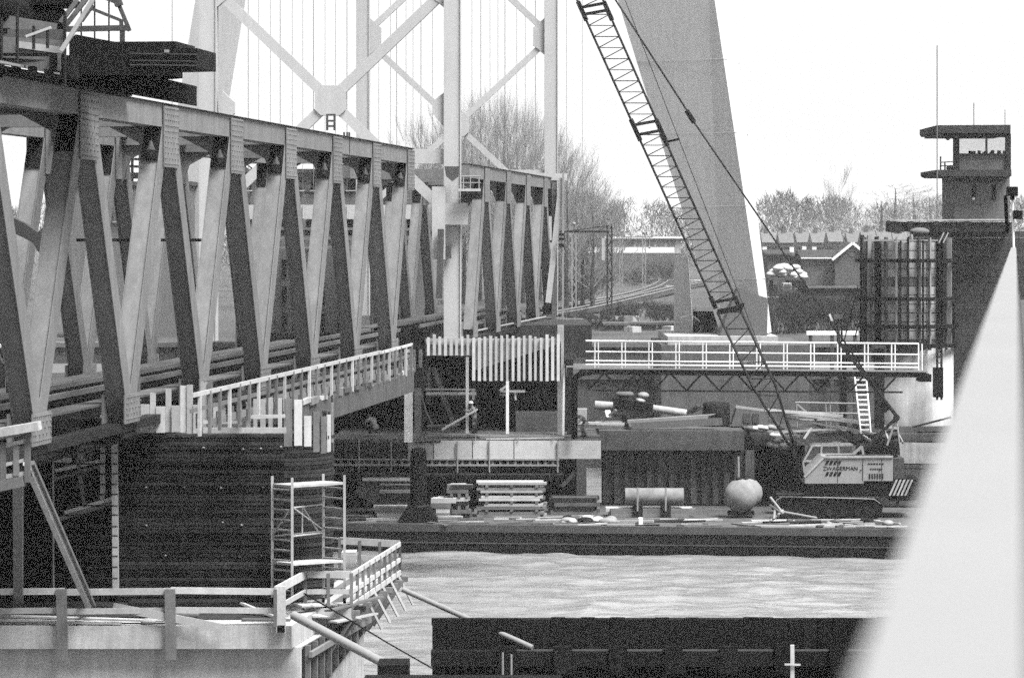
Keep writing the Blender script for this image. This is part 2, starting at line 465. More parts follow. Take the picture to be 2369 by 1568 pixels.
# machinery and stiffening on the near right column
c = V((1047 - 1184.5) * 140.5 / K, 139.6, 0)
box2(tw1, 'bearing_block', W(1000, 432, 139.6), W(1030, 600, 139.2), 'tower')
box2(tw1, 'bearing_block', W(1012, 470, 139.9), W(1082, 520, 139.4), 'tower')
prism(tw1, 'guide_shoe', [W(1028, 385, 139), W(1064, 385, 139), W(1060, 408, 139), W(1046, 420, 139), W(1032, 408, 139)], (0, .5, 0), 'steel_mid')
prism(tw1, 'bracket', [W(1066, 438, 139.5), W(1108, 438, 139.5), W(1070, 500, 139.5), W(1066, 500, 139.5)], (0, .3, 0), 'steel_mid')
bar(tw1, 'landing_plate', W(1060, 440, 139.2), W(1112, 440, 139.2), 1.0, .12, 'tower', side=(0, 1, 0))
for xx in (1072, 1088, 1108):
    tube(tw1, 'landing_post', W(xx, 438, 139), W(xx, 408, 139), .03, 'galv')
tube(tw1, 'landing_rail', W(1068, 408, 139), W(1112, 408, 139), .03, 'galv')
tube(tw1, 'landing_rail', W(1068, 423, 139), W(1112, 423, 139), .025, 'galv')
bar(tw1, 'hydraulic_strut', W(1020, 530, 138.9), W(1016, 690, 138.9), .3, .3, 'steel_mid')
box2(tw1, 'inspection_hatch', W(1032, 568, 139.5), W(1044, 598, 139.92), 'steel_mid')
for xx, sg_ in ((1030, -1), (512, 1)):
    prism(tw1, 'side_gusset', [W(xx + 2, 210, 140.2), W(xx + sg_ * 30, 236, 140.2), W(xx + sg_ * 30, 262, 140.2), W(xx + 2, 300, 140.2)], (0, .5, 0), 'tower')
# hoist cables: thin vertical lines over the opening
ci = 0
for gx in [575, 600, 625, 650, 676, 701, 727, 752, 778, 803, 878, 905, 918, 938, 957, 975, 1000, 1090, 1112, 1134, 1150, 1170, 1194, 1216, 1240, 1312, 1348, 397]:
    Yd = 188 if gx > 860 else 172
    p = W(gx + rnd(-2, 2), 0, Yd)
    o = tube(None, 'hoist_cable', V(p.x, Yd, 18.0 if gx > 1000 else 19.0), V(p.x, Yd, 52), .014 if ci % 3 else .021, 'cable', 'cyl6')
    tag(o, 'thin vertical hoist cable of the lift bridge against the white sky', 'cable', 'hoist cables of the lift bridge'); ci += 1

# ---------------------------------------------------------------- new bridge pylons
def quadleg(root, name, bot, top, m):
    return raw(root, name, bot + top, [(0, 1, 2, 3), (4, 5, 6, 7)] + [(i, (i + 1) % 4, 4 + (i + 1) % 4, 4 + i) for i in range(4)], m)
def lerp_up(p, q, zt):
    t = (zt - p.z) / (q.z - p.z); return p + (q - p) * t
py = thing('bridge_pylon', 'huge pale tapering pylon leg leaning left behind the crane boom', 'pylon', W(1700, 780, 201))
def leg(root, name, b, t, zext, m, ztrim=None):
    bt = [W(*p) for p in b]; tp = [W(*p) for p in t]
    tp2 = [lerp_up(p, q, zext) for p, q in zip(bt, tp)]
    return quadleg(root, name, bt, tp2, m)
leg(py, 'shaft', [(1668, 778, 200), (1769, 772, 197.5), (1785, 768, 201.5), (1690, 776, 205)], [(1429, 0, 201), (1653, 0, 197.5), (1692, 0, 203), (1470, 0, 209)], 36, 'pylon')
leg(py, 'back_leg', [(1558, 778, 206), (1602, 778, 205), (1606, 778, 207), (1562, 778, 208)], [(1560, 590, 206), (1590, 590, 205), (1592, 590, 207), (1562, 590, 208)], 15.0, 'pylon')
fl = [(1668, 778, 200), (1769, 772, 197.5)]; ft = [(1429, 0, 201), (1653, 0, 197.5)]
rb, rt = W(1785, 768, 201.5), W(1692, 0, 203)
for z_ in (13.5, 18.5, 23.5, 28.5):
    p_ = [lerp_up(W(*a_), W(*b_), z_) for a_, b_ in zip(fl, ft)] + [lerp_up(rb, rt, z_)]
    d0 = V(0, -.03, 0)
    bar(py, 'weld_seam', p_[0] + d0, p_[1] + d0, .03, .05, 'pylon', side=(0, 1, 0)); bar(py, 'weld_seam', p_[1] + V(.02, -.01, 0), p_[2] + V(.03, 0, 0), .03, .05, 'pylon', side=(1, 0, 0))
prism(py, 'foot', [W(1662, 785, 196.9), W(1774, 785, 196.9), W(1777, 690, 196.9), W(1706, 668, 196.9)], (0, 7, 0), 'plaster')
prism(py, 'plinth', [W(1545, 800, 196), W(1800, 800, 196), W(1800, 778, 196), W(1545, 778, 196)], (0, 13, 0), 'concrete')
box2(py, 'service_recess', W(1604, 720, 204.2), W(1660, 782, 204.8), 'steel_dark')
pier = box2(None, 'pylon_pier', W(1530, 798, 195.5), V(20, 210, -2), 'conc_mid')
tag(pier, 'broad grey concrete pier under the leaning pylon, behind the footbridge', 'pier')
polytube(None, 'hose', [W(1575, 735, 203), W(1600, 728, 203), W(1618, 742, 203), W(1622, 762, 203), W(1608, 780, 203), W(1590, 790, 203)], .06, 'white')
tag(bpy.data.objects['hose'], 'white hose looped beside the pylon foot', 'hose')
py2 = thing('bridge_pylon', 'pale leaning pylon leg behind the left tower column', 'pylon', W(410, 560, 240))
leg(py2, 'shaft', [(320, 800, 240), (428, 800, 238), (436, 800, 243), (325, 800, 245)], [(452, 0, 240), (560, 0, 238), (568, 0, 243), (458, 0, 245)], 42, 'pylon')
# ================================================================ foreground pier and its pile cap
CAPZ = 5.66
cap = thing('pile_cap', 'pale concrete pile cap with broad coping along the bottom left corner', 'pile cap', W(300, 1500, 83))
p1, p2 = V(-18, 81.35, 0), V(-5.92, 81.35, 0); p3 = V(-4.55, 89.2, 0); p4 = V(-3.5, 93.2, 0)
raw(cap, 'body', [V(-18, 81.35, -2), V(-5.92, 81.35, -2), V(-4.55, 89.2, -2), V(-18, 92, -2), V(-18, 81.35, 4.97), V(-5.92, 81.35, 4.97), V(-4.55, 89.2, 4.97), V(-18, 92, 4.97)],
    [(0, 1, 2, 3), (4, 5, 6, 7), (0, 1, 5, 4), (1, 2, 6, 5), (2, 3, 7, 6), (3, 0, 4, 7)], 'concrete')
raw(cap, 'coping', [V(-18, 80.95, 4.98), V(-6.15, 80.95, 4.98), V(-4.95, 89, 4.98), V(-18, 89, 4.98), V(-18, 80.95, 5.62), V(-6.15, 80.95, 5.62), V(-4.95, 89, 5.62), V(-18, 89, 5.62)],
    [(0, 1, 2, 3), (4, 5, 6, 7), (0, 1, 5, 4), (1, 2, 6, 5), (2, 3, 7, 6), (3, 0, 4, 7)], 'concrete')
box2(cap, 'gap_shade', (-18, 82.2, 5.5), (-6.6, 86.4, 5.64), 'conc_dark')  # dark sheet painting the shade in the gaps between the planks
# formwork still fixed to the side face of the cap
side = (p3 - p2).normalized(); sn = V(side.y, -side.x, 0)
def S(t, z, o=0.): return p2 + side * t + sn * o + V(0, 0, z)
fw = thing('formwork_shutter', 'dark timber shutter with studs hanging on the side of the pale pile cap', 'formwork', S(3, 3, .1))
prism(fw, 'board', [S(.1, 3.4, .03), S(.1, 4.96, .03), S(7.6, 4.96, .03), S(7.6, 4.55, .03)], sn * .05, 'timber_dark')
for i in range(9):
    t = .25 + i * .85
    zb = 3.4 + (t / 7.6) * 1.15
    bar(fw, 'stud', S(t, zb - .05, .15), S(t, 5.0, .15), .12, .14, 'timber2', side=side)
bar(fw, 'waler', S(.1, 4.75, .26), S(7.7, 4.75, .26), .1, .16, 'timber2')
bar(fw, 'kicker', S(.05, 3.36, .1), S(7.6, 4.5, .1), .12, .1, 'timber_dark')
# planks of the cap's working deck
dk = thing('plank_deck', 'loose pale planks laid along the top of the pile cap', 'planks', W(300, 1420, 82.5))
bar(dk, 'plank', W(-20, 1423, 81.6), W(430, 1437, 81.4), .3, .05, 'timber', side=(0, 1, 0))
bar(dk, 'plank', W(-20, 1432, 81.25), W(280, 1441, 81.1), .25, .05, 'timber', side=(0, 1, 0))
bar(dk, 'plank', W(30, 1412, 82.6), W(460, 1419, 82.4), .3, .05, 'timber2', side=(0, 1, 0))
bar(dk, 'plank', W(520, 1444, 81.3), W(640, 1441, 81.2), .3, .05, 'timber', side=(0, 1, 0))
bar(dk, 'plank', W(560, 1432, 82), W(672, 1434, 82), .3, .05, 'timber2', side=(0, 1, 0))
o = bar(None, 'plank', W(262, 1403, 81.0), W(520, 1452, 80.62), .05, .22, 'timber', side=(0, 1, 0)); tag(o, 'long pale plank sloping down across the front railing of the pile cap', 'plank')
o = bar(None, 'steel_bundle', W(300, 1398, 84.4), W(560, 1396, 84.4), .9, .22, 'rust', side=(0, 1, 0)); tag(o, 'dark flat bundle of steel lying on the pile cap behind the front railing', 'steel')
o = bar(None, 'plank', W(560, 1395, 83.4), W(640, 1428, 82.6), .2, .06, 'timber', side=(0, 1, 0)); tag(o, 'short pale plank slanting on the cap left of the railing corner', 'plank')
o = ball(None, 'stone', W(343, 1437, 81.3), (.22, .18, .1), 'sack'); tag(o, 'small pale lump lying on the coping near the long sloping plank', 'stone')
# front railing
ra = thing('timber_railing', 'rough timber railing of flat boards along the front of the pile cap', 'railing', W(300, 1443, 81))
for a, b in (((-30, 1368), (150, 1367)), ((150, 1369), (395, 1367)), ((395, 1365), (640, 1368))):
    bar(ra, 'rail', W(a[0], a[1], 80.86), W(b[0], b[1], 80.86), .05, .18, 'timber', side=(0, 1, 0))
    bar(ra, 'mid_rail', W(a[0], a[1] + 45, 80.9), W(b[0], b[1] + 44, 80.9), .05, .16, 'timber', side=(0, 1, 0))
for x in (142, 393):
    bar(ra, 'post', W(x, 1362, 80.78), W(x + 3, 1525, 80.78), .08, .29, 'timber2', side=(0, 1, 0))
    ps = box2(ra, 'anchor', W(x - 8, 1447, 80.8), W(x + 8, 1461, 80.9), 'black')
bar(ra, 'post', W(650, 1355, 80.78), W(650, 1462, 80.78), .1, .26, 'timber', side=(0, 1, 0))
box2(ra, 'anchor', W(642, 1446, 80.7), W(660, 1460, 80.9), 'black')
# walkway round the cutwater, with its railing
wk = thing('cantilever_walkway', 'timber walkway with pale railings cantilevered past the right end of the pile cap', 'walkway', V(-4.6, 86, 5.3))
RZ = 6.66
A_, B_, C_, D_, E_ = V(-6.57, 80.6, RZ - .02), V(-6.0, 84.3, RZ), V(-4.66, 84.3, RZ), V(-3.57, 92.6, RZ), V(-5.5, 92.7, RZ + .1)
def rail_run(root, a, b, n, h=1.0, m='timber', mid=True, pm='timber2', th=.16):
    d = b - a; sd_ = V(d.y, -d.x, 0).normalized()
    bar(root, 'rail', a, b, .06, th, m, side=sd_)
    if mid: bar(root, 'mid_rail', a - V(0, 0, .5), b - V(0, 0, .5), .05, .14, m, side=sd_)
    for i in range(n + 1):
        p = a + d * (i / n)
        bar(root, 'post', p + V(0, 0, -h), p + V(0, 0, .04), .09, .09, pm)
rail_run(wk, A_, B_, 1, 1.0, th=.24); rail_run(wk, B_, C_, 2, 1.0, th=.2); rail_run(wk, C_, D_, 9, 1.15, th=.13); rail_run(wk, E_, D_, 3, .9, th=.22)
for k in range(10):
    f = k / 9; a = C_ + (D_ - C_) * f
    bar(wk, 'joist', a + V(-1.9, 0, -1.12), a + V(.25, 0, -1.12), .1, .16, 'timber2', side=(0, 1, 0))
    bar(wk, 'raking_strut', a + V(.15, 0, -1.1), a + V(-.85, 0, -2.6), .1, .1, 'timber2')
for k in range(6):
    a = C_ + V(-.15 - k * .29, 0, -1.02); b = D_ + V(-.15 - k * .29, 0, -1.02)
    bar(wk, 'plank', a, b, .27, .05, 'timber' if k % 2 else 'timber2')
for k in range(5):
    f = .25 + k * .17; a = C_ + (D_ - C_) * f
    bar(wk, 'outrigger', a + V(.02, .0, -.9), a + V(.5, .3, -1.9), .07, .07, 'timber')
bar(wk, 'toe_board', C_ + V(.02, 0, -.9), D_ + V(.02, 0, -.9), .04, .16, 'timber')
bar(wk, 'fascia', B_ + V(0, -.1, -1.12), C_ + V(0, -.1, -1.12), .06, .3, 'timber', side=(0, 1, 0))
for (a, b, m) in (((715, 1422), (835, 1432), 'timber'), ((690, 1400), (830, 1395), 'timber'), ((760, 1412), (880, 1380), 'timber2'), ((770, 1438), (865, 1418), 'timber')):
    bar(wk, 'loose_board', W(a[0], a[1], 83.6), W(b[0], b[1], 85.6), .3, .05, m, side=(0, 1, 0))
box2(wk, 'stop_block', W(790, 1277, 93.4), W(826, 1296, 94.2), 'timber')
# tubes and wire leading out to the fender
o = tube(None, 'boom_pole', W(678, 1422, 80.8), W(942, 1562, 78.6), .125, 'galv'); tag(o, 'thick pale pole sloping down from the corner of the pile cap', 'pole')
o = tube(None, 'boom_pole', W(932, 1363, 91.5), W(1232, 1497, 89.6), .085, 'galv'); tag(o, 'thinner pale pole running from the walkway tip to the dark fender wall', 'pole')
o = polytube(None, 'wire', [W(700, 1370, 84), W(800, 1428, 83.2), W(900, 1488, 82.4), W(1030, 1562, 81.6)], .022, 'black'); tag(o, 'dark wire slanting down across the water between the two poles', 'wire')
# ---------------------------------------------------------------- dark boarded pier
pr = thing('boarded_pier', 'tall dark bridge pier shuttered with horizontal boards and rows of tie bolts', 'pier', V(-9.2, 87, CAPZ))
PY = 86.0; xL, xR = -11.72, -6.78
core = box2(pr, 'core', (xL - 6, PY + .18, CAPZ - .3), (xR, PY + 3.3, 10.55), 'void')
nb = 42
for i in range(nb):
    z = CAPZ + .02 + (10.62 - CAPZ) * i / nb; hz = (10.62 - CAPZ) / nb
    o = rnd(0, .08)
    box2(pr, 'board', (xL, PY - o, z), (xR + .02, PY + .17, z + hz - .022), 'tarred')
for r_ in (.35, 1.35, 2.3, 3.4, 4.55):
    for k in range(9):
        xx = xL + .3 + k * .57 + rnd(-.03, .03)
        if xx < xR and rnd(0, 1) < .68: ball(pr, 'tie_bolt', (xx + rnd(-.06, .06), PY - .07, CAPZ + r_ + rnd(-.05, .05)), (.04, .04, .03), random.choice(['galv', 'steel_mid', 'steel_mid']))
# rounded end
segs = 14; rr = 1.55; cy = PY + rr
for i in range(nb):
    z = CAPZ - .1 + (10.75 - CAPZ) * i / nb; hz = (10.75 - CAPZ) / nb; r_o = rr + rnd(-.02, .05)
    vv, ff = [], []
    for k in range(segs + 1):
        a = -math.pi / 2 + math.pi * k / segs
        for (r_, zz_) in ((r_o, z), (r_o, z + hz - .02), (r_o - .14, z + hz - .02), (r_o - .14, z)):
            vv.append(V(xR + .03 + r_ * .88 * math.cos(a), cy + r_ * math.sin(a), zz_))
        if k:
            for q_ in range(4): ff.append(((k - 1) * 4 + q_, (k - 1) * 4 + (q_ + 1) % 4, k * 4 + (q_ + 1) % 4, k * 4 + q_))
    raw(pr, 'curved_board', vv, ff, 'conc_dark' if i % 3 else 'rust')
for i in range(11):
    a = -math.pi / 2 + math.pi * .75 * (i + .5) / 11
    p_ = V(xR + rr * .9 * math.cos(a), cy + rr * math.sin(a) - .05, 0)
    bar(pr, 'upright_board', p_ + V(0, 0, 10.2 + rnd(-.3, .1)), p_ + V(0, 0, 11.2 + rnd(-.15, .5)), .24, .04, random.choice(['timber', 'timber2', 'timber2']), side=V(-math.sin(a), math.cos(a), 0))
lathe(pr, 'core_nose', V(xR, cy, CAPZ - .2), [(1.2, 0), (1.2, 5.1)], 'conc_dark', 18)
# opened bay left of the shuttering: posts, reinforcement
bay = thing('reinforcement_bay', 'open bay of timber posts and thin bars left of the dark boarded pier', 'formwork', V(-12.6, 85, CAPZ))
for (x, y0, y1, wd, Yd) in ((265, 990, 1365, .17, 84.6), (238, 960, 1165, .13, 84.9), (208, 955, 1075, .12, 85.2), (190, 950, 1075, .2, 85.4), (153, 965, 1080, .12, 85.3)):
    bar(bay, 'post', W(x, y0, Yd), W(x + rnd(-3, 3), y1, Yd), wd, wd, 'timber' if wd > .12 else 'timber2')
bar(bay, 'batten', W(180, 1060, 84.8), W(196, 1172, 84.8), .15, .1, 'timber2')
for (a, b, wd, m) in (((125, 1000), (275, 992), .1, 'timber'), ((128, 1033), (200, 1030), .25, 'timber2'), ((125, 1062), (165, 1064), .15, 'timber'), ((128, 1088), (230, 1066), .1, 'timber'),
                      ((125, 1108), (230, 1078), .1, 'timber2'), ((130, 1200), (262, 1160), .16, 'timber2'), ((150, 1185), (262, 1152), .1, 'timber'), ((130, 975), (215, 955), .12, 'timber')):
    bar(bay, 'batten', W(a[0], a[1], 84.75), W(b[0], b[1], 84.85), .08, wd, m, side=(0, 1, 0))
bar(bay, 'ledger', W(92, 988, 84.5), W(290, 989, 84.5), .08, .1, 'timber', side=(0, 1, 0))
bar(bay, 'ledger', W(200, 973, 84.5), W(292, 973, 84.5), .08, .08, 'timber', side=(0, 1, 0))
for i in range(15):
    y = 1000 + i * 24
    tube(bay, 'reinforcing_bar', W(110, y, 84.35), W(272, y + rnd(-2, 2), 84.35), .022, 'rust', 'cyl6')
tube(bay, 'reinforcing_bar', W(123, 985, 84.3), W(124, 1362, 84.3), .03, 'galv', 'cyl6')
# left walkway with rail, long leaning timber
lw = thing('side_walkway', 'pale timber walkway and railing at the left edge beside the dark pier', 'walkway', W(30, 1130, 68.5))
P = lambda x, y: W(x, y, 68.0)
for (a, b, wd) in (((-20, 1014), (74, 994), .13), ((-20, 1038), (72, 1016), .1), ((-20, 1082), (64, 1062), .08), ((-20, 1108), (60, 1094), .1)):
    bar(lw, 'rail', P(*a), P(*b), .06, wd, 'timber', side=(0, 1, 0))
for x, y0, y1 in ((8, 1022, 1130), (64, 1000, 1115), (38, 1030, 1100)):
    bar(lw, 'post', P(x, y0), P(x, y1), .13, .13, 'timber2')
bar(lw, 'edge_beam', P(-20, 1128), P(55, 1112), .3, .24, 'timber2', side=(0, 1, 0))
bar(lw, 'edge_beam', P(-20, 1003), P(92, 984), .5, .2, 'concrete', side=(0, 1, 0))
bar(lw, 'bearer', P(-20, 1120) + V(0, .8, 0), P(55, 1100) + V(0, .8, 0), .6, .2, 'timber_dark', side=(0, 1, 0))
bar(lw, 'prop', W(40, 1120, 69), W(40, 1400, 82.5), .22, .2, 'timber2')
tube(lw, 'prop_pipe', W(51, 1110, 69), W(51, 1400, 82.4), .035, 'galv')
lt = thing('leaning_timbers', 'pair of long pale timbers leaning down from the left walkway to the cap', 'timber', W(140, 1240, 79.5))
bar(lt, 'timber', W(60, 1070, 69.0), W(206, 1404, 81.8), .14, .14, 'timber'); bar(lt, 'timber', W(74, 1070, 69.4), W(217, 1402, 82.1), .12, .1, 'timber2')
# back of the left recess
dw = box2(None, 'pier_recess', (-20, 89.5, 2), (xL - .1, 92, 10.5), 'void'); tag(dw, 'dark recessed face of the old pier beneath the bridge at the far left', 'pier')
bs = thing('bearing_shelf', 'dark bearing shelf under the bridge girders on the old pier', 'ledge', V(-12, 88, 10.6))
raw(bs, 'slab', [T(87, -9, 10.3), T(87, 1.0, 10.3), T(95, 1.0, 10.3), T(95, -9, 10.3), T(87, -9, 10.56), T(87, 1.0, 10.56), T(95, 1.0, 10.56), T(95, -9, 10.56)],
    [(0, 1, 2, 3), (4, 5, 6, 7), (0, 1, 5, 4), (1, 2, 6, 5), (2, 3, 7, 6), (3, 0, 4, 7)], 'conc_dark')
# ---------------------------------------------------------------- mobile aluminium scaffold tower
sc = thing('scaffold_tower', 'narrow aluminium scaffold tower with ladder frames and two platforms', 'scaffold', W(712, 1375, 84.6))
def F(x, y, d=0.): return W(x, y, 84.4 + d)
leg4 = {'a': (630, 0.), 'b': (676, -1.0), 'c': (748, 1.1), 'd': (797, .2)}
for k, (x, d) in leg4.items():
    top = {'a': 1101, 'b': 1105, 'c': 1096, 'd': 1099}[k]
    bar(sc, 'leg', F(x, top, d), F(x, 1385, d), .07, .07, 'alu')
def leg_at(k, y): return F(leg4[k][0], y, leg4[k][1])
for i in range(11):
    y = 1130 + i * 23.3
    tube(sc, 'rung', leg_at('a', y), leg_at('b', y + 4), .028, 'alu', 'cyl6')
    tube(sc, 'rung', leg_at('c', y - 4), leg_at('d', y), .028, 'alu', 'cyl6')
for y in (1122, 1302):
    prism(sc, 'platform', [leg_at('a', y + 2), leg_at('b', y + 6), leg_at('d', y - 2), leg_at('c', y - 5)], (0, 0, .07), 'timber')
for (p_, y0, q_, y1) in (('a', 1238, 'b', 1170), ('c', 1225, 'b', 1172), ('b', 1174, 'c', 1166), ('a', 1240, 'c', 1228), ('a', 1240, 'b', 1236), ('b', 1240, 'c', 1232)):
    tube(sc, 'brace', leg_at(p_, y0), leg_at(q_, y1), .024, 'alu', 'cyl6')
tube(sc, 'brace', F(701, 1172, 0), F(735, 1228, .8), .024, 'alu', 'cyl6'); tube(sc, 'brace', F(700, 1170, 0), F(699, 1234, 0), .024, 'alu', 'cyl6')
for k in leg4:
    p = leg_at(k, 1388); tube(sc, 'castor', p + V(-.04, 0, .0), p + V(.04, 0, .0), .09, 'rubber')
# ---------------------------------------------------------------- slab along the bridge with its guard rail
sl = thing('edge_slab', 'concrete edge slab cantilevered along the bridge above the black pier opening', 'slab', T(95, 2, 10.4))
y0s, y1s = 92.0, 113.6
raw(sl, 'slab', [T(y0s, .9, 10.62), T(y0s, 2.5, 10.4), T(y1s, 2.5, 10.4), T(y1s, .9, 10.62), T(y0s, .9, 11.25), T(y0s, 2.5, 11.15), T(y1s, 2.5, 11.15), T(y1s, .9, 11.25)],
    [(0, 1, 2, 3), (4, 5, 6, 7), (0, 1, 5, 4), (1, 2, 6, 5), (2, 3, 7, 6), (3, 0, 4, 7)], 'conc_mid')
for i in range(40):
    t = y0s + (y1s - y0s) * i / 40 + rnd(0, .4); o = 2.3 + rnd(-.2, .26)
    bar(sl, 'fillet', T(t, o, 11.17 + rnd(0, .05)), T(t + rnd(.4, 1.3), o + rnd(-.1, .1), 11.17 + rnd(.0, .09)), rnd(.1, .3), rnd(.08, .22), random.choice(['conc_mid', 'timber2', 'timber2', 'concrete']), side=ND)
gr = thing('slab_railing', 'long timber guard rail of posts and boards along the concrete edge slab', 'railing', T(95, 2.4, 11.2))
bar(gr, 'rail', T(77.6, 2.5, 12.24), T(106.2, 2.5, 12.24), .05, .12, 'timber', side=ND)
bar(gr, 'rail', T(106.3, 2.5, 12.22), T(113.2, 2.5, 12.26), .05, .1, 'timber', side=ND)
bar(gr, 'mid_rail', T(77.6, 2.44, 11.82), T(113, 2.44, 11.82), .04, .11, 'timber2', side=ND)
bar(gr, 'toe_board', T(80, 2.4, 11.36), T(113, 2.4, 11.36), .04, .2, 'timber2', side=ND)
i = 0; yy = 78.4
while yy < 113.2:
    bar(gr, 'post', T(yy, 2.5, 11.1), T(yy, 2.5, 12.26), .08, .12, 'timber2' if i % 3 else 'timber', side=ND)
    if i % 2 == 0: bar(gr, 'mesh_board', T(yy + .1, 2.38, 11.5), T(yy + rnd(.5, 1.3), 2.38, 11.5 + rnd(-.05, .1)), .03, rnd(.2, .5), 'timber2', side=ND)
    yy += 1.25 + rnd(-.1, .1); i += 1
# ---------------------------------------------------------------- upright formwork boards on the pier head
ub = thing('upright_formwork', 'row of pale upright formwork boards of uneven height on the dark pier top', 'formwork', W(480, 1000, 84.5))
xs = 316
tops = [860, 935, 909, 940, 900, 938, 892, 890, 936, 884, 882, 934]
wds = [9, 22, 14, 22, 14, 20, 15, 15, 17, 17, 12, 14]
for tpx, wd in zip(tops, wds):
    Yd = 84.3 + rnd(-.05, .1)
    box2(ub, 'board', W(xs, tpx, Yd), W(xs + wd - 1.0, 1001 + rnd(-2, 2), Yd) + V(0, .06, 0), 'timber' if wd > 12 else 'timber2'); xs += wd
xs += 4
while xs < 668:
    wd = random.choice([8, 9, 10, 12]); Yd = 84.5 + rnd(-.1, .3)
    tpx = 935 + rnd(-6, 10) - (xs - 500) * .10
    box2(ub, 'board', W(xs, tpx, Yd), W(xs + wd, 1000 + rnd(-3, 3), Yd) + V(0, .06, 0), random.choice(['timber', 'timber2', 'timber'])); xs += wd + random.choice([7, 10, 8, 12])
bar(ub, 'ledger', W(505, 966, 84.2), W(660, 962, 84.2), .06, .1, 'timber', side=(0, 1, 0))
bar(ub, 'ledger', W(470, 995, 84.15), W(662, 995, 84.15), .08, .16, 'timber', side=(0, 1, 0))
bar(ub, 'ledger', W(470, 976, 84.2), W(560, 976, 84.2), .08, .1, 'timber', side=(0, 1, 0))
# ---------------------------------------------------------------- fender wall in the river
fd = thing('fender_wall', 'long black timber fender wall standing in the river at the bottom of the picture', 'fender', V(6, 90, 0))
x = -2.47; i = 0
while x < 20:
    wd = .46; o = rnd(0, .05)
    box2(fd, 'plank', (x, 90 - o, -2), (x + wd - .02, 90.14, 4.62 + rnd(-.02, .05)), 'fender'); x += wd; i += 1
box2(fd, 'backing', (-2.4, 90.16, -2), (20, 90.26, 4.4), 'fender')
bar(fd, 'waler', V(-2.5, 89.75, 3.45), V(20, 89.75, 3.45), .5, .46, 'fender', side=(0, 1, 0))
bar(fd, 'waler_plate', V(-.1, 89.62, 3.70), V(20, 89.62, 3.70), .2, .035, 'steel_mid', side=(0, 1, 0))
bar(fd, 'cap_rail', V(-2.5, 90.3, 4.5), V(20, 90.3, 4.5), .3, .2, 'fender', side=(0, 1, 0))
for k in range(12):
    xx = -.4 + k * 1.7
    box2(fd, 'bracket', (xx, 89.4, 3.0), (xx + .55, 89.62, 3.85), 'fender')
for k in range(8):
    tube(fd, 'pile', V(-2.2 + k * 2.9, 90.75, -3), V(-2.2 + k * 2.9, 90.75, 4.4), .25, 'fender')
gp = thing('gauge_staff', 'pale upright staff with a small crossbar in front of the black fender wall', 'staff', V(W(1833, 1568, 88).x, 88, 0))
bar(gp, 'staff', V(W(1833, 0, 88).x, 88, -1), W(1833, 1491, 88), .12, .1, 'timber', side=(1, 0, 0))
bar(gp, 'crossbar', W(1815, 1536, 87.9), W(1852, 1537, 87.9), .05, .05, 'timber', side=(0, 1, 0))
for x, yt in ((1163, 1509), (1183, 1513)):
    o = tube(None, 'mooring_stake', V(W(x, 0, 88).x, 88, -1), W(x, yt, 88), .035, 'galv', 'cyl6'); tag(o, 'one of two thin pale stakes side by side before the black fender', 'stake', 'stakes before the fender')
nf = thing('near_fender', 'corner of a dark nearer fender block at the bottom edge by the thick pole', 'fender', W(930, 1568, 76))
box2(nf, 'block', W(878, 1522, 76.8), V(W(946, 0, 76).x, 75.6, -1), 'fender'); box2(nf, 'sill', W(845, 1560, 75.4), V(W(1300, 0, 75).x, 74.6, -1), 'fender')
# ================================================================ working platform and black pier opening (middle)
PF = 160.0
pl = thing('working_platform', 'low pale working platform with a slotted edge in front of the black pier', 'platform', W(1100, 1060, PF))
box2(pl, 'deck', W(770, 1026, PF) + V(0, .1, 0), W(1392, 1016, PF) + V(0, 9.5, 0), 'conc_mid')
for (x0, x1, m) in ((770, 826, 'rust'), (828, 880, 'rust'), (882, 942, 'rust'), (944, 1002, 'galv'), (1004, 1092, 'sack'), (1094, 1188, 'sack'), (1190, 1290, 'sack'), (1292, 1390, 'sack')):
    box2(pl, 'fascia_panel', W(x0, 1019 if m != 'rust' else 1024, PF), W(x1, 1061, PF) + V(0, .12, 0), m)
bar(pl, 'edge_rail', W(768, 1062, PF - .05), W(1294, 1063, PF - .05), .1, .06, 'galv', side=(0, 1, 0))
bar(pl, 'edge_rail', W(768, 1075, PF - .05), W(1294, 1076, PF - .05), .1, .1, 'galv', side=(0, 1, 0))
x = 770
while x < 1294:
    box2(pl, 'edge_web', W(x, 1063, PF - .02), W(x + 5, 1074, PF - .02) + V(0, .08, 0), 'galv'); x += 17.5
for yy, m in ((1082, 'black'), (1095, 'steel_mid'), (1103, 'black')):
    bar(pl, 'carrier_beam', W(768, yy, PF + .2), W(1300, yy + 1, PF + .2), .3, .1 if m == 'steel_mid' else .3, m, side=(0, 1, 0))
for x in (830, 905, 1058, 1132, 1290):
    tube(pl, 'hanger', W(x, 1020, PF - .1), W(x, 1092, PF - .1), .05, 'galv', 'cyl6')
for x in (800, 960, 1200, 1320):
    tube(pl, 'pile', V(W(x, 0, PF).x, PF + 1.2, -2), W(x, 1085, PF + 1.2), .35, 'black')
bar(pl, 'side_brace', W(1300, 1125, PF), W(1352, 1070, PF), .15, .22, 'steel_mid', side=(0, 1, 0))
bar(pl, 'end_bracket', W(1345, 1062, PF), W(1345, 1165, PF), .5, .55, 'steel_mid', side=(0, 1, 0))
for x in (815, 830, 905, 960, 1100, 1133, 1200, 1280):
    tube(pl, 'guard_post', W(x, 1019, PF - .1), W(x, 1001, PF - .1), .03, 'galv', 'cyl6')
bar(pl, 'guard_rail', W(770, 1006, PF), W(960, 1003, PF), .04, .07, 'galv', side=(0, 1, 0)); bar(pl, 'guard_rail', W(990, 1002, PF), W(1275, 1008, PF), .04, .06, 'galv', side=(0, 1, 0))
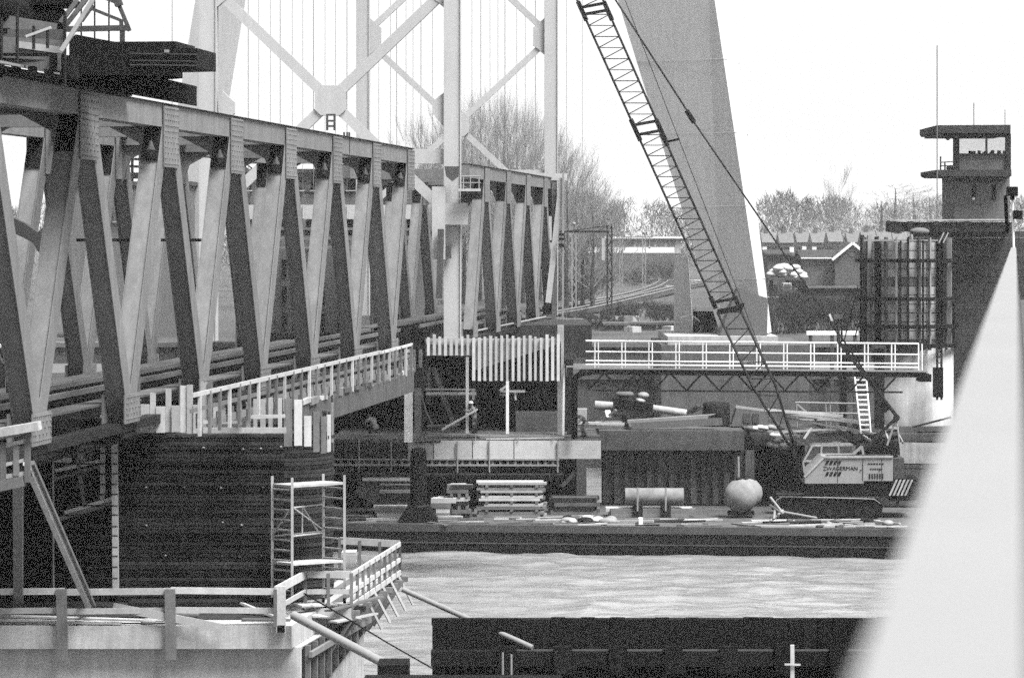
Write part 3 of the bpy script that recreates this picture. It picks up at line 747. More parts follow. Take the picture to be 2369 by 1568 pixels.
for (a, b, Yd, m) in (((1010, 1012), (1110, 1011), 161, 'timber_dark'), ((1060, 1017), (1190, 1016), 160.4, 'timber'), ((1105, 1006), (1175, 1007), 162.5, 'timber'), ((1190, 1016), (1305, 1012), 160.6, 'timber'), ((960, 1022), (1020, 1020), 160.2, 'timber_dark'), ((985, 1008), (1080, 1006), 163, 'timber2')):
    o = bar(None, 'plank', W(a[0], a[1], Yd), W(b[0], b[1], Yd), .5, .08, m, side=(0, 1, 0)); tag(o, 'flat plank lying on the pale working platform', 'plank', 'planks on the working platform')
# the black opening: hollow pier with roof beam and inner walls painted near-black for its shade
hp = thing('hollow_pier', 'black hollow opening of the unfinished concrete pier behind the workers', 'pier', W(1030, 1000, 175))
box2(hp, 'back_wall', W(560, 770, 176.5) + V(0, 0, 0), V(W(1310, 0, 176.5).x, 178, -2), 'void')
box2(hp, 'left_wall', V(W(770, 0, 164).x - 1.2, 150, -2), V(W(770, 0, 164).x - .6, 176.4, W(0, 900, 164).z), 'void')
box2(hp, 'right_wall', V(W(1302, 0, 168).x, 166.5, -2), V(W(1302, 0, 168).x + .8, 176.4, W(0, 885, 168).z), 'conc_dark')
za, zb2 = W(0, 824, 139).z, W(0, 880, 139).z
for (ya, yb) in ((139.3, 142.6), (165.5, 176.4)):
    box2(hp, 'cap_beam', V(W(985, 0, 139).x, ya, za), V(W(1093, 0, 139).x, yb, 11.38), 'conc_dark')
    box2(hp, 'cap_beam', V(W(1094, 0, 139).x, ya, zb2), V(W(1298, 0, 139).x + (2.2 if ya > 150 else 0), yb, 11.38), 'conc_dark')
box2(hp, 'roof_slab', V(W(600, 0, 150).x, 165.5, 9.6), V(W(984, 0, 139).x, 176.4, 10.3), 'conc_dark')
box2(hp, 'block', W(1193, 953, 166), W(1292, 1020, 166) + V(0, 2, 0), 'conc_mid')
# slatted formwork screen
sf = thing('slatted_formwork', 'pale screen of upright slats above the black pier opening', 'formwork', W(1140, 830, 138.8))
n = 24
for i in range(n):
    x = 988 + i * 13.05
    yb = 822 if x < 1090 else 881
    Yd = 138.6
    yt = 778 + rnd(-5, 4)
    box2(sf, 'slat', W(x, yt, Yd), W(x + rnd(5.5, 7.5), yb + rnd(-1, 1), Yd) + V(0, .12, 0), 'timber')
box2(sf, 'panel', W(985, 783, 138.85), W(1092, 822, 138.85) + V(0, .08, 0), 'timber')
prism(sf, 'panel', [W(1093, 783, 138.76), W(1296, 783, 138.76), W(1296, 795, 138.76), W(1093, 858, 138.76)], (0, .08, 0), 'timber')
box2(sf, 'panel', W(1093, 783, 139.1), W(1296, 881, 139.1) + V(0, .08, 0), 'steel_dark')
bar(sf, 'ledger', W(985, 800, 138.8), W(1296, 806, 138.8), .05, .15, 'timber2', side=(0, 1, 0))
# posts, props and boards around the opening
def post(name, label, x, y0, y1, Yd, wd, m='timber', cat='post', x1=None, grp=None):
    o = bar(None, name, W(x, y0, Yd), W(x if x1 is None else x1, y1, Yd), wd, wd, m); return tag(o, label, cat, grp)
post('timber_post', 'tall thick pale timber post at the end of the edge slab', 945, 798, 1022, 158.9, .45, 'white')
post('timber_post', 'second upright timber right of the thick post, reaching highest', 957, 741, 860, 165, .25)
post('timber_post', 'thin upright timber close beside the highest one', 973, 748, 850, 165.4, .2)
post('timber_post', 'short double upright board below the slab end', 967, 898, 1004, 164, .38, 'timber2')
post('scaffold_post', 'slender pale scaffold post left of the helmeted worker', 1081, 826, 1002, 163.4, .17, 'white')
post('scaffold_post', 'slender pale scaffold post right of the helmeted worker', 1174, 858, 1003, 163.8, .17, 'white')
post('guide_beam', 'broad pale upright beam at the right end of the slatted screen', 1297, 752, 1020, 164, .36, 'concrete', 'beam')
post('guide_beam', 'thin bright upright rail beside the broad pale beam', 1305, 842, 1020, 163.4, .12, 'white', 'rail', 1303)
post('portal_column', 'dark upright column carrying the left end of the footbridge', 1319, 850, 1024, 163.8, .35, 'steel_dark', 'column')
post('leaning_board', 'long board leaning diagonally in the black opening', 1003, 850, 987, 165, .26, 'timber2', 'board', 1052)
cl = thing('scaffold_ledger', 'pair of pale horizontal boards across the black opening', 'scaffold', W(1040, 908, 164.5))
bar(cl, 'board', W(985, 900, 164.5), W(1100, 901, 164.5), .1, .1, 'timber', side=(0, 1, 0)); bar(cl, 'board', W(985, 910, 164.4), W(1102, 910, 164.4), .1, .16, 'timber', side=(0, 1, 0))
bar(cl, 'board', W(985, 916, 164.6), W(1098, 917, 164.6), .1, .06, 'timber2', side=(0, 1, 0)); bar(cl, 'hook', W(1095, 902, 164.4), W(1095, 925, 164.4), .14, .1, 'timber')
tube(cl, 'upright', W(992, 850, 164.8), W(991, 935, 164.8), .1, 'timber2')
cr = thing('scaffold_ledger', 'short pale crossed boards on the right scaffold post', 'scaffold', W(1185, 905, 164.4))
bar(cr, 'board', W(1158, 905, 164.2), W(1215, 905, 164.2), .1, .13, 'timber', side=(0, 1, 0)); bar(cr, 'board', W(1156, 903, 164.3), W(1176, 890, 164.3), .1, .12, 'timber', side=(0, 1, 0)); bar(cr, 'board', W(1156, 913, 164.3), W(1176, 914, 164.3), .1, .1, 'timber', side=(0, 1, 0)); bar(cr, 'board', W(1192, 908, 164.3), W(1193, 925, 164.3), .15, .1, 'timber')
bk = thing('work_bench', 'low work bench with clutter left of the helmeted worker', 'bench', W(1030, 1003, 164))
bar(bk, 'top', W(988, 985, 164), W(1064, 982, 164), .7, .06, 'timber2', side=(0, 1, 0))
for x in (992, 1022, 1058): bar(bk, 'leg', W(x, 985, 163.8), W(x, 1004, 163.8), .08, .08, 'timber2')
box2(bk, 'box', W(1026, 988, 163.7), W(1052, 1004, 163.6), 'steel_mid')
polytube(None, 'rope', [W(975, 905, 163), W(978, 925, 163), W(985, 950, 163), W(997, 978, 163), W(1004, 986, 163)], .06, 'timber2'); tag(bpy.data.objects['rope'], 'sagging rope hanging from the timber post to the work bench', 'rope')
wall = box2(None, 'junction_wall', W(938, 842, 167), W(988, 905, 167) + V(0, 1.5, 0), 'conc_mid'); tag(wall, 'grey concrete stub wall between the slab end and the black opening', 'wall')

# ---------------------------------------------------------------- workers
def person(label, base, yaw, J, clothes='cloth_l', legs='cloth_d', helmet='helmet', s=1.0, hat=True):
    """J: joints in a local frame (x right, y forward, z up), metres for a 1.75 m figure"""
    root = thing('person', label, 'person', base)
    rot = Matrix.Rotation(yaw, 4, 'Z')
    def L(p): return Vector(base) + (rot @ Vector(p)) * s
    order = ['pelvis', 'waist', 'chest', 'neck', 'head', 'shL', 'elL', 'wrL', 'shR', 'elR', 'wrR', 'hipL', 'knL', 'anL', 'toL', 'hipR', 'knR', 'anR', 'toR']
    rad = dict(pelvis=.15, waist=.135, chest=.165, neck=.062, head=.095, shL=.085, elL=.056, wrL=.040, shR=.085, elR=.056, wrR=.040, hipL=.105, knL=.072, anL=.052, toL=.042, hipR=.105, knR=.072, anR=.052, toR=.042)
    ed = [('pelvis', 'waist'), ('waist', 'chest'), ('chest', 'neck'), ('neck', 'head'), ('chest', 'shL'), ('shL', 'elL'), ('elL', 'wrL'), ('chest', 'shR'), ('shR', 'elR'), ('elR', 'wrR'),
          ('pelvis', 'hipL'), ('hipL', 'knL'), ('knL', 'anL'), ('anL', 'toL'), ('pelvis', 'hipR'), ('hipR', 'knR'), ('knR', 'anR'), ('anR', 'toR')]
    me = bpy.data.meshes.new('body'); off = Vector(base)
    me.from_pydata([tuple(L(J[k]) - off) for k in order], [(order.index(a), order.index(b)) for a, b in ed], [])
    o = bpy.data.objects.new('body', me); COL.objects.link(o); o.parent = root
    sk = o.modifiers.new('skin', 'SKIN'); sk.use_smooth_shade = True
    for v, k in zip(me.skin_vertices[0].data, order):
        v.radius = (rad[k] * s, rad[k] * s); v.use_root = (k == 'pelvis')
    sb = o.modifiers.new('sub', 'SUBSURF'); sb.levels = 1; sb.render_levels = 1
    me.materials.append(M[clothes])
    h = L(J['head']); up = (L(J['head']) - L(J['neck'])).normalized()
    fwd = (rot @ Vector(J.get('look', (0, 1, 0)))).normalized()
    fa = ball(root, 'face', h + up * .02 + fwd * .02, (.085 * s, .10 * s, .12 * s), 'skin', yaw)
    ball(fa, 'nose', h + fwd * .125 * s, (.018, .02, .022), 'skin', yaw)
    if hat:
        hp_ = h + up * .07 * s
        lat = lathe(root, 'helmet', hp_, [(.155 * s, 0), (.16 * s, .015 * s), (.132 * s, .03 * s), (.125 * s, .08 * s), (.09 * s, .125 * s), (.03 * s, .145 * s)], helmet, 14)
    else:
        ball(root, 'hair', h + up * .06 * s - fwd * .02, (.095 * s, .1 * s, .09 * s), 'cloth_d')
    for sd_, e in (('L', -1), ('R', 1)):
        w_ = L(J['wr' + sd_]); d = (w_ - L(J['el' + sd_])).normalized()
        x_, y_, z_ = axes(d)
        vv, ff = [], []
        def add(v, f):
            o_ = len(vv); vv.extend(v); ff.extend([tuple(i + o_ for i in q) for q in f])
        add(*polytube_geo([w_, w_ + d * .05 * s, w_ + d * .10 * s], [.034 * s, .045 * s, .04 * s], 6))
        for q in range(4):
            st = w_ + d * .095 * s + x_ * (q - 1.5) * .021 * s
            ln = (.07, .08, .075, .058)[q] * s
            add(*polytube_geo([st, st + d * ln * .5 + y_ * .01, st + d * ln * .85 + y_ * .035], [.010 * s, .0095 * s, .008 * s], 5))
        st = w_ + d * .03 * s + x_ * .04 * s * e
        add(*polytube_geo([st, st + x_ * .03 * e * s + d * .03 * s, st + x_ * .035 * e * s + d * .06 * s + y_ * .02], [.012 * s, .011 * s, .009 * s], 5))
        raw(root, 'hand', vv, ff, 'skin', True)
    for k in ('L', 'R'):
        vv, ff = polytube_geo([L(J['hip' + k]) , (L(J['hip' + k]) + L(J['kn' + k])) / 2, L(J['kn' + k]), L(J['an' + k]) + V(0, 0, .03)], [.125 * s, .105 * s, .085 * s, .075 * s], 10)
        raw(root, 'trouser_leg', vv, ff, legs, True)
        vv, ff = polytube_geo([L(J['an' + k]) - V(0, 0, .03), (L(J['an' + k]) + L(J['to' + k])) / 2, L(J['to' + k])], [.06 * s, .06 * s, .045 * s], 8)
        raw(root, 'boot', vv, ff, 'black', True)
    return root
# helmeted worker, back to us and turned left, holding a board on the shoulder
J1 = dict(pelvis=(0, 0, .95), waist=(0, .02, 1.12), chest=(0, .08, 1.36), neck=(0, .14, 1.52), head=(0, .19, 1.64), shL=(-.19, .1, 1.43), elL=(-.27, .28, 1.22), wrL=(-.16, .48, 1.28), shR=(.19, .08, 1.43), elR=(.25, .22, 1.18), wrR=(.15, .44, 1.16),
          hipL=(-.1, 0, .9), knL=(-.12, .06, .5), anL=(-.12, -.02, .09), toL=(-.14, .18, .04), hipR=(.1, 0, .9), knR=(.14, .02, .5), anR=(.15, -.1, .09), toR=(.17, .1, .04), look=(0, 1, -.35))
DZ = W(0, 1017, 164).z
b1 = W(1098, 1003, 163.2); person('worker in a white helmet and pale jacket standing in front of the black opening', V(b1.x, 163.2, W(0, 1003, 163.2).z), R(75), J1)
o = bar(None, 'plank', W(1022, 994, 162.7), W(1105, 946, 163.0), .16, .1, 'timber'); tag(o, 'pale plank held at a slant by the helmeted worker', 'plank')
# worker bent over on the right of the opening
J2 = dict(pelvis=(0, -.15, .88), waist=(0, 0, 1.02), chest=(0, .22, 1.17), neck=(0, .38, 1.2), head=(0, .5, 1.17), shL=(-.19, .25, 1.19), elL=(-.24, .36, .92), wrL=(-.12, .52, .75), shR=(.19, .25, 1.19), elR=(.24, .36, .92), wrR=(.12, .52, .72),
          hipL=(-.1, -.15, .84), knL=(-.13, .05, .47), anL=(-.13, -.08, .09), toL=(-.14, .12, .04), hipR=(.1, -.15, .84), knR=(.14, .05, .47), anR=(.14, -.05, .09), toR=(.15, .15, .04), look=(0, .5, -1))
b2 = W(1243, 953, 167.2); person('stooping worker in dark clothes on the grey block at the right of the opening', V(b2.x, 167, W(0, 953, 166).z), R(-60), J2, 'cloth_d', 'cloth_d', 'helmet', 1.0, False)
b3 = W(1350, 1025, 161); person('worker in pale clothes bending over the right end of the working platform', V(b3.x, 161.0, W(0, 1026, 161).z + .35), R(120), J2, 'cloth_l', 'cloth_l', 'helmet', 1.0)
J4 = dict(pelvis=(0, -.1, .42), waist=(0, .02, .56), chest=(0, .2, .74), neck=(0, .32, .84), head=(0, .4, .92), shL=(-.19, .2, .8), elL=(-.26, .4, .62), wrL=(-.12, .55, .5), shR=(.19, .2, .8), elR=(.26, .4, .62), wrR=(.12, .55, .48),
          hipL=(-.11, -.1, .38), knL=(-.18, .3, .5), anL=(-.15, .08, .09), toL=(-.17, .28, .04), hipR=(.11, -.1, .38), knR=(.18, .28, .48), anR=(.15, .02, .09), toR=(.17, .22, .04), look=(0, .7, -.7))
b4 = W(866, 1005, 162); person('crouching worker half hidden in the dark under the sloping slab', V(b4.x, 162, W(0, 1008, 162).z), R(40), J4, 'cloth_l', 'cloth_d', 'helmet', 1.15, False)
# ================================================================ barge
def BYf(x): return 151.5 - .0023 * (x - 800)
DZB = 1.45
bg_ = thing('work_barge', 'long low black work barge moored across the river, loaded with materials', 'barge', V(6, 157, 0))
xa, xb = 730, 2420
def BP(x, d, z):
    Yf = BYf(x); p = W(x, 0, Yf); return V(p.x, Yf + d, z)
def bslab(name, d0, d1, z0, z1, m, x0=xa, x1=xb):
    vv = [BP(x0, d0, z0), BP(x1, d0, z0), BP(x1, d1, z0), BP(x0, d1, z0), BP(x0, d0, z1), BP(x1, d0, z1), BP(x1, d1, z1), BP(x0, d1, z1)]
    return raw(bg_, name, vv, [(0, 1, 2, 3), (4, 5, 6, 7), (0, 1, 5, 4), (1, 2, 6, 5), (2, 3, 7, 6), (3, 0, 4, 7)], m)
bslab('hull', 0, 13, -.6, 1.25, 'rust')
bslab('gunwale', -.08, .25, 1.10, 1.48, 'steel_mid')
bslab('rubbing_strake', -.06, 0, .50, .56, 'steel_mid')
bslab('boot_top', -.03, 0, -.5, .22, 'black')
bslab('deck', .26, 12.8, 1.26, 1.40, 'conc_mid')
bslab('far_gunwale', 12.7, 13.05, 1.2, 1.5, 'steel_dark')
# spud pile
sp = thing('spud_pile', 'thick black mooring pile with rounded top rising from the barge deck', 'pile', BP(967, 2, DZB))
b0 = BP(965, 2.2, 1.4)
lathe(sp, 'shaft', b0, [(.52, 0), (.48, .6), (.44, 1.2), (.44, 3.3), (.42, 3.65), (.34, 3.85), (.1, 3.92)], 'black', 20)
prism(sp, 'base', [b0 + V(-1.1, -.9, 0), b0 + V(1.1, -.9, 0), b0 + V(.6, -.75, .75), b0 + V(-.6, -.75, .75)], (0, 1.7, 0), 'black')
lathe(sp, 'collar', b0 + V(0, 0, .7), [(.58, 0), (.58, .18)], 'steel_dark', 20)
# hopper-like steel box and timber stacks
hb = thing('steel_hopper', 'grey steel box with a sloping end left of the black mooring pile', 'container', BP(880, 4, 1.4))
q = [W(820, 1140, 156.5), W(838, 1110, 156.5), W(955, 1110, 156.5), W(955, 1168, 156.5), W(868, 1168, 156.5)]
prism(hb, 'body', q, (0, 2.2, 0), 'steel_mid')
for yy in (1120, 1134, 1138, 1150): bar(hb, 'rib', W(878, yy, 156.42), W(955, yy, 156.42), .08, .08, 'galv' if yy != 1150 else 'steel_dark', side=(0, 1, 0))
bar(hb, 'rim', W(838, 1109, 156.4), W(957, 1109, 156.4), .14, .14, 'concrete', side=(0, 1, 0))
def stack(label, x0, x1, ytop, n, Yd, name='timber_stack', m=('timber', 'timber2'), depth=1.4, layers_h=None):
    zb = 1.41
    zt = W(0, ytop, Yd).z; h = (zt - zb) / n
    root = thing(name, label, 'timber stack', V((W(x0, 0, Yd).x + W(x1, 0, Yd).x) / 2, Yd, zb), 'timber stacks on the barge')
    X0, X1 = W(x0, 0, Yd).x, W(x1, 0, Yd).x
    for i in range(n):
        if i % 3 == 2 and n > 4:
            for f in (.1, .5, .9):
                xx = X0 + (X1 - X0) * f
                box2(root, 'spacer', (xx - .08, Yd, zb + i * h), (xx + .08, Yd + depth, zb + i * h + h * .9), 'timber2')
            continue
        for k in range(3):
            a, b = rnd(-.25, .2), rnd(-.2, .25)
            y = Yd + k * depth / 3 + rnd(0, .06)
            box2(root, 'board', (X0 + a, y, zb + i * h), (X1 + b, y + depth / 3 - .03, zb + (i + 1) * h - .012), random.choice(m))
    return root
stack('neat bright stack of long boards in the middle of the barge deck', 1112, 1256, 1115, 13, 155.5)
stack('small heap of short boards between the mooring pile and the bright stack', 1040, 1085, 1122, 8, 155.2, m=('timber', 'timber2', 'timber_dark'))
stack('low stack of grey boards right of the mooring pile', 1005, 1048, 1152, 4, 155, m=('timber2', 'timber'))
stack('low flat stack of boards under the grey steel box', 868, 945, 1172, 2, 154.4, m=('timber2', 'timber'))
stack('jumbled low boards before the sheet pile pier', 1275, 1380, 1152, 4, 157, m=('timber2', 'stuffg', 'timber_dark'), depth=2)
stack('thin layer of bright boards beneath the round tank', 1410, 1600, 1176, 2, 155.5)
# horizontal tank and round buoy drum
tk = thing('steel_tank', 'horizontal pale cylindrical tank strapped on the barge deck', 'tank', W(1512, 1170, 156))
a, b = W(1446, 1148, 156), W(1581, 1148, 156)
tube(tk, 'shell', a, b, .46, 'buoy')
for x in (1475, 1540):
    p = W(x, 1148, 156); tube(tk, 'strap', p - V(.05, 0, 0), p + V(.05, 0, 0), .475, 'galv')
    box2(tk, 'stand', W(x - 2, 1128, 155.3), W(x + 2, 1182, 155.2), 'galv')
    box2(tk, 'saddle', V(p.x - .25, 155.4, 1.4), V(p.x + .25, 156.6, p.z - .38), 'steel_dark')
dr = thing('buoy_drum', 'big round pale drum standing on edge with a thin mast', 'drum', W(1715, 1188, 155.5))
cdr = W(1714, 1147, 155.5)
ball(dr, 'shell', cdr, (.95, .9, .93), 'buoy', .4)
ball(dr, 'end_dome', cdr + V(.5, .35, .12), (.72, .7, .78), 'buoy')
lathe(dr, 'lifting_collar', cdr + V(-.1, 0, .86), [(.16, 0), (.16, .1), (.07, .14)], 'steel_dark', 10)
tube(dr, 'mast', cdr + V(-.12, .1, .85), W(1708, 1056, 155.6), .06, 'galv')
box2(dr, 'chock', cdr + V(-.7, -.4, -.98), cdr + V(.7, .4, -.80), 'timber_dark')
# loose planks and scrap over the deck
for i in range(85):
    x = rnd(800, 2080); d = rnd(.6, 4.6)
    L_ = rnd(.5, 3.2); an = rnd(-.25, .25) + (rnd(-1.2, 1.2) if i % 6 == 0 else 0)
    p = BP(x, d, 1.405 + .03 + rnd(0, .06)); e = V(math.cos(an), math.sin(an), rnd(-.02, .06)) * L_ * .5
    o = bar(None, 'loose_plank', p - e, p + e, rnd(.1, .28), rnd(.05, .12), random.choice(['timber', 'timber2', 'timber', 'stuffg', 'timber_dark', 'galv']))
    tag(o, 'loose plank strewn on the barge deck', 'plank', 'loose planks on the barge deck')
for i in range(26):
    x = rnd(1270, 1420) if i < 14 else rnd(1780, 2080); d = rnd(.8, 3.8)
    s = rnd(.12, .3)
    o = ball(None, 'scrap_lump', BP(x, d, 1.4 + s * .5), (s * rnd(1, 2), s, s * rnd(.5, .8)), random.choice(['stuffg', 'galv', 'rust', 'sack']), rnd(0, 3))
    tag(o, 'small lump of scrap lying on the barge deck', 'scrap', 'scrap lumps on the barge deck')
o = box2(None, 'bucket', BP(1480, 1.2, 1.42), BP(1490, 1.7, 1.78), 'white'); tag(o, 'small white bucket on the barge deck below the tank', 'bucket')
# trestle left of the crane tracks
tr = thing('trestle', 'pale pipe trestle lying against the front of the crane tracks', 'trestle', BP(1795, 1, 1.4))
for a, b in (((1782, 1150), (1812, 1188)), ((1812, 1180), (1782, 1205)), ((1795, 1165), (1790, 1200)), ((1812, 1184), (1890, 1198)), ((1782, 1168), (1810, 1186))):
    tube(tr, 'pipe', W(a[0], a[1], 152.2), W(b[0], b[1], 151.6), .07, 'galv')

# ================================================================ crawler crane
CY = 155.0
cr_ = thing('crawler_crane', 'crawler crane with pale house and long dark lattice boom standing on the barge', 'crane', W(1960, 1192, CY))
for k, dy in enumerate((0, 3.0)):
    Yd = CY - .4 + dy
    z0, z1 = 1.41, W(0, 1150, CY).z
    xl, xr = W(1792, 0, CY).x, W(2040, 0, CY).x
    pr_ = []
    rr_ = (z1 - z0) / 2
    for t in range(9): a = math.pi / 2 + math.pi * t / 8; pr_.append(V(xl + rr_ + rr_ * math.cos(a), Yd, z0 + rr_ + rr_ * math.sin(a)))
    for t in range(9): a = -math.pi / 2 + math.pi * t / 8; pr_.append(V(xr - rr_ + rr_ * math.cos(a), Yd, z0 + rr_ + rr_ * math.sin(a)))
    tk_ = prism(cr_, 'crawler_track', pr_, (0, .75, 0), 'rubber')
    for i in range(26):
        xx = xl + .3 + i * (xr - xl - .6) / 25
        box2(tk_, 'track_shoe', (xx - .07, Yd - .02, z1 - .005), (xx + .09, Yd + .77, z1 + .045), 'steel_mid' if k == 0 else 'steel_dark')
    for i in range(7):
        xx = xl + .6 + i * (xr - xl - 1.2) / 6
        tube(tk_, 'road_wheel', V(xx, Yd - .03, z0 + rr_ * .62), V(xx, Yd + .1, z0 + rr_ * .62), .2, 'steel_dark')
    bar(tk_, 'track_guard', W(1796, 1142, CY - .5 + dy), W(1860, 1142, CY - .5 + dy), .1, .06, 'steel_mid', side=(0, 1, 0))
    polytube(tk_, 'track_edge', [W(1793, 1170, CY - .45 + dy), W(1797, 1156, CY - .45 + dy), W(1810, 1149, CY - .45 + dy), W(1920, 1151, CY - .45 + dy), W(2022, 1154, CY - .45 + dy), W(2036, 1164, CY - .45 + dy)], .03, 'galv', 5)
box2(cr_, 'car_body', W(1850, 1140, CY + .5), W(2020, 1180, CY + 2.6), 'black')
# house
hy = CY - .2
house = [W(1862, 1118, hy), W(1862, 1103, hy), W(1907, 1058, hy), W(2066, 1057, hy), W(2066, 1112, hy), W(1998, 1112, hy), W(1998, 1118, hy)]
hs = prism(cr_, 'house', house, (0, 3.0, 0), 'crane')
bar(hs, 'top_edge', W(1905, 1057, hy - .03), W(2066, 1056, hy - .03), .1, .1, 'concrete', side=(0, 1, 0))
bar(hs, 'slope_edge', W(1861, 1103, hy - .03), W(1906, 1058, hy - .03), .08, .08, 'concrete', side=(0, 1, 0))
box2(cr_, 'revolving_frame', W(1862, 1119, hy + .1), W(2060, 1140, hy + 2.8), 'black')
bar(hs, 'door_seam', W(1996, 1060, hy - .01), W(1996, 1111, hy - .01), .03, .03, 'steel_dark', side=(0, 1, 0))
for i in range(6): bar(hs, 'grille_slat', W(2012 + i * 6, 1095, hy - .015), W(2012 + i * 6, 1107, hy - .015), .03, .07, 'steel_dark', side=(0, 1, 0))
for x in (1938, 2040): bar(hs, 'door_gap', W(x, 1061, hy - .008), W(x, 1111 if x > 1998 else 1117, hy - .008), .02, .025, 'steel_dark', side=(0, 1, 0))
for x in (1990, 2034): box2(hs, 'door_handle', W(x, 1086, hy - .05), W(x + 3, 1088, hy - .01), 'black')
tube(hs, 'grab_rail', W(1910, 1053, hy + .1), W(2060, 1052, hy + .1), .03, 'steel_mid', 'cyl6')
for x in (1912, 1960, 2010, 2058): tube(hs, 'grab_rail_post', W(x, 1053, hy + .1), W(x, 1059, hy + .1), .025, 'steel_mid', 'cyl6')
# cab behind the sloped bonnet
cab = prism(cr_, 'cab', [W(1858, 1070, hy + 3.1), W(1876, 1032, hy + 3.1), W(1884, 1027, hy + 3.1), W(1972, 1027, hy + 3.1), W(1972, 1062, hy + 3.1), W(1858, 1090, hy + 3.1)], (0, -.0 + 1.1, 0), 'plaster')
prism(cab, 'window', [W(1862, 1068, hy + 3.06), W(1880, 1036, hy + 3.06), W(1896, 1036, hy + 3.06), W(1896, 1062, hy + 3.06), W(1866, 1080, hy + 3.06)], (0, .03, 0), 'glass')
prism(cab, 'window', [W(1904, 1034, hy + 3.06), W(1936, 1034, hy + 3.06), W(1936, 1055, hy + 3.06), W(1904, 1055, hy + 3.06)], (0, .03, 0), 'glass')
for a, b in (((1858, 1070), (1880, 1030)), ((1880, 1030), (1974, 1029)), ((1899, 1062), (1901, 1031)), ((1940, 1060), (1940, 1031)), ((1858, 1070), (1862, 1092)), ((1861, 1066), (1899, 1066))):
    bar(cab, 'frame', W(a[0], a[1], hy + 2.98), W(b[0], b[1], hy + 2.98), .06, .1, 'concrete', side=(0, 1, 0))
# engine hood block, gantry
box2(cr_, 'winch_deck', W(1990, 1030, hy + .9), W(2066, 1056, hy + 2.8), 'black')
box2(cr_, 'winch_deck', W(2030, 1022, hy + 1.0), W(2064, 1034, hy + 2.6), 'black')
for yo in (.6, 2.2):
    bar(cr_, 'gantry_strut', W(1992, 1046, hy + yo), W(2074, 966, hy + yo), .16, .16, 'steel_dark')
    bar(cr_, 'gantry_strut', W(2052, 1030, hy + yo), W(2074, 966, hy + yo), .10, .10, 'galv')
    bar(cr_, 'gantry_foot', W(1968, 1056, hy + yo - .4), W(1994, 1032, hy + yo - .4), .14, .14, 'galv')
    bar(cr_, 'gantry_foot', W(1994, 1032, hy + yo - .4), W(1998, 1056, hy + yo - .4), .12, .12, 'galv')
tube(cr_, 'gantry_head', W(2074, 966, hy + .4), W(2074, 966, hy + 2.4), .18, 'steel_dark')
# counterweight with hazard stripes
cw = box2(cr_, 'counterweight', W(2060, 1107, hy + .1), W(2110, 1147, hy + 2.9), 'black')
for i in range(5):
    x = 2056 + i * 9
    prism(cw, 'hazard_stripe', [W(x, 1146, hy + .06), W(x + 4.5, 1146, hy + .06), W(x + 21, 1109, hy + .06), W(x + 16.5, 1109, hy + .06)], (0, .03, 0), 'concrete')
box2(cr_, 'rear_hood', W(2067, 1060, hy + .3), W(2078, 1104, hy + 2.7), 'steel_mid')
# lettering on the house side
def text(s, x, y, Yd, size, parent, m='letter', shear=0.):
    cu = bpy.data.curves.new('lettering', 'FONT'); cu.body = s; cu.size = size; cu.extrude = .008; cu.align_x = 'LEFT'; cu.align_y = 'CENTER'; cu.shear = shear
    cu.space_character = .95
    tmp = bpy.data.objects.new('tmp', cu); COL.objects.link(tmp)
    bpy.context.view_layer.update()
    me = bpy.data.meshes.new_from_object(tmp.evaluated_get(bpy.context.evaluated_depsgraph_get()))
    bpy.data.objects.remove(tmp)
    me.materials.clear(); me.materials.append(M[m])
    mw = Matrix.Translation(W(x, y, Yd)) @ Matrix.Rotation(R(90), 4, 'X')
    return _place('lettering', me, mw, parent)
text('ZWAGERMAN', 1904, 1083.5, hy - .012, .30, hs)
for yy, x0, x1 in ((1073, 2008, 2046), (1085, 2013, 2043)):
    for i in range(6):
        xx = x0 + (x1 - x0) * i / 6
        box2(hs, 'small_lettering', W(xx, yy - 2, hy - .015), W(xx + (x1 - x0) / 6 * .7, yy + 1.4, hy - .005), 'letter')
for yy in (1070, 1096):
    for i in range(4):
        x = 1908 + i * 9.5
        prism(hs, 'emblem_bar', [W(x, yy + 5, hy - .015), W(x + 6.5, yy + 5, hy - .015), W(x + 11, yy - 5, hy - .015), W(x + 4.5, yy - 5, hy - .015)], (0, .012, 0), 'letter')
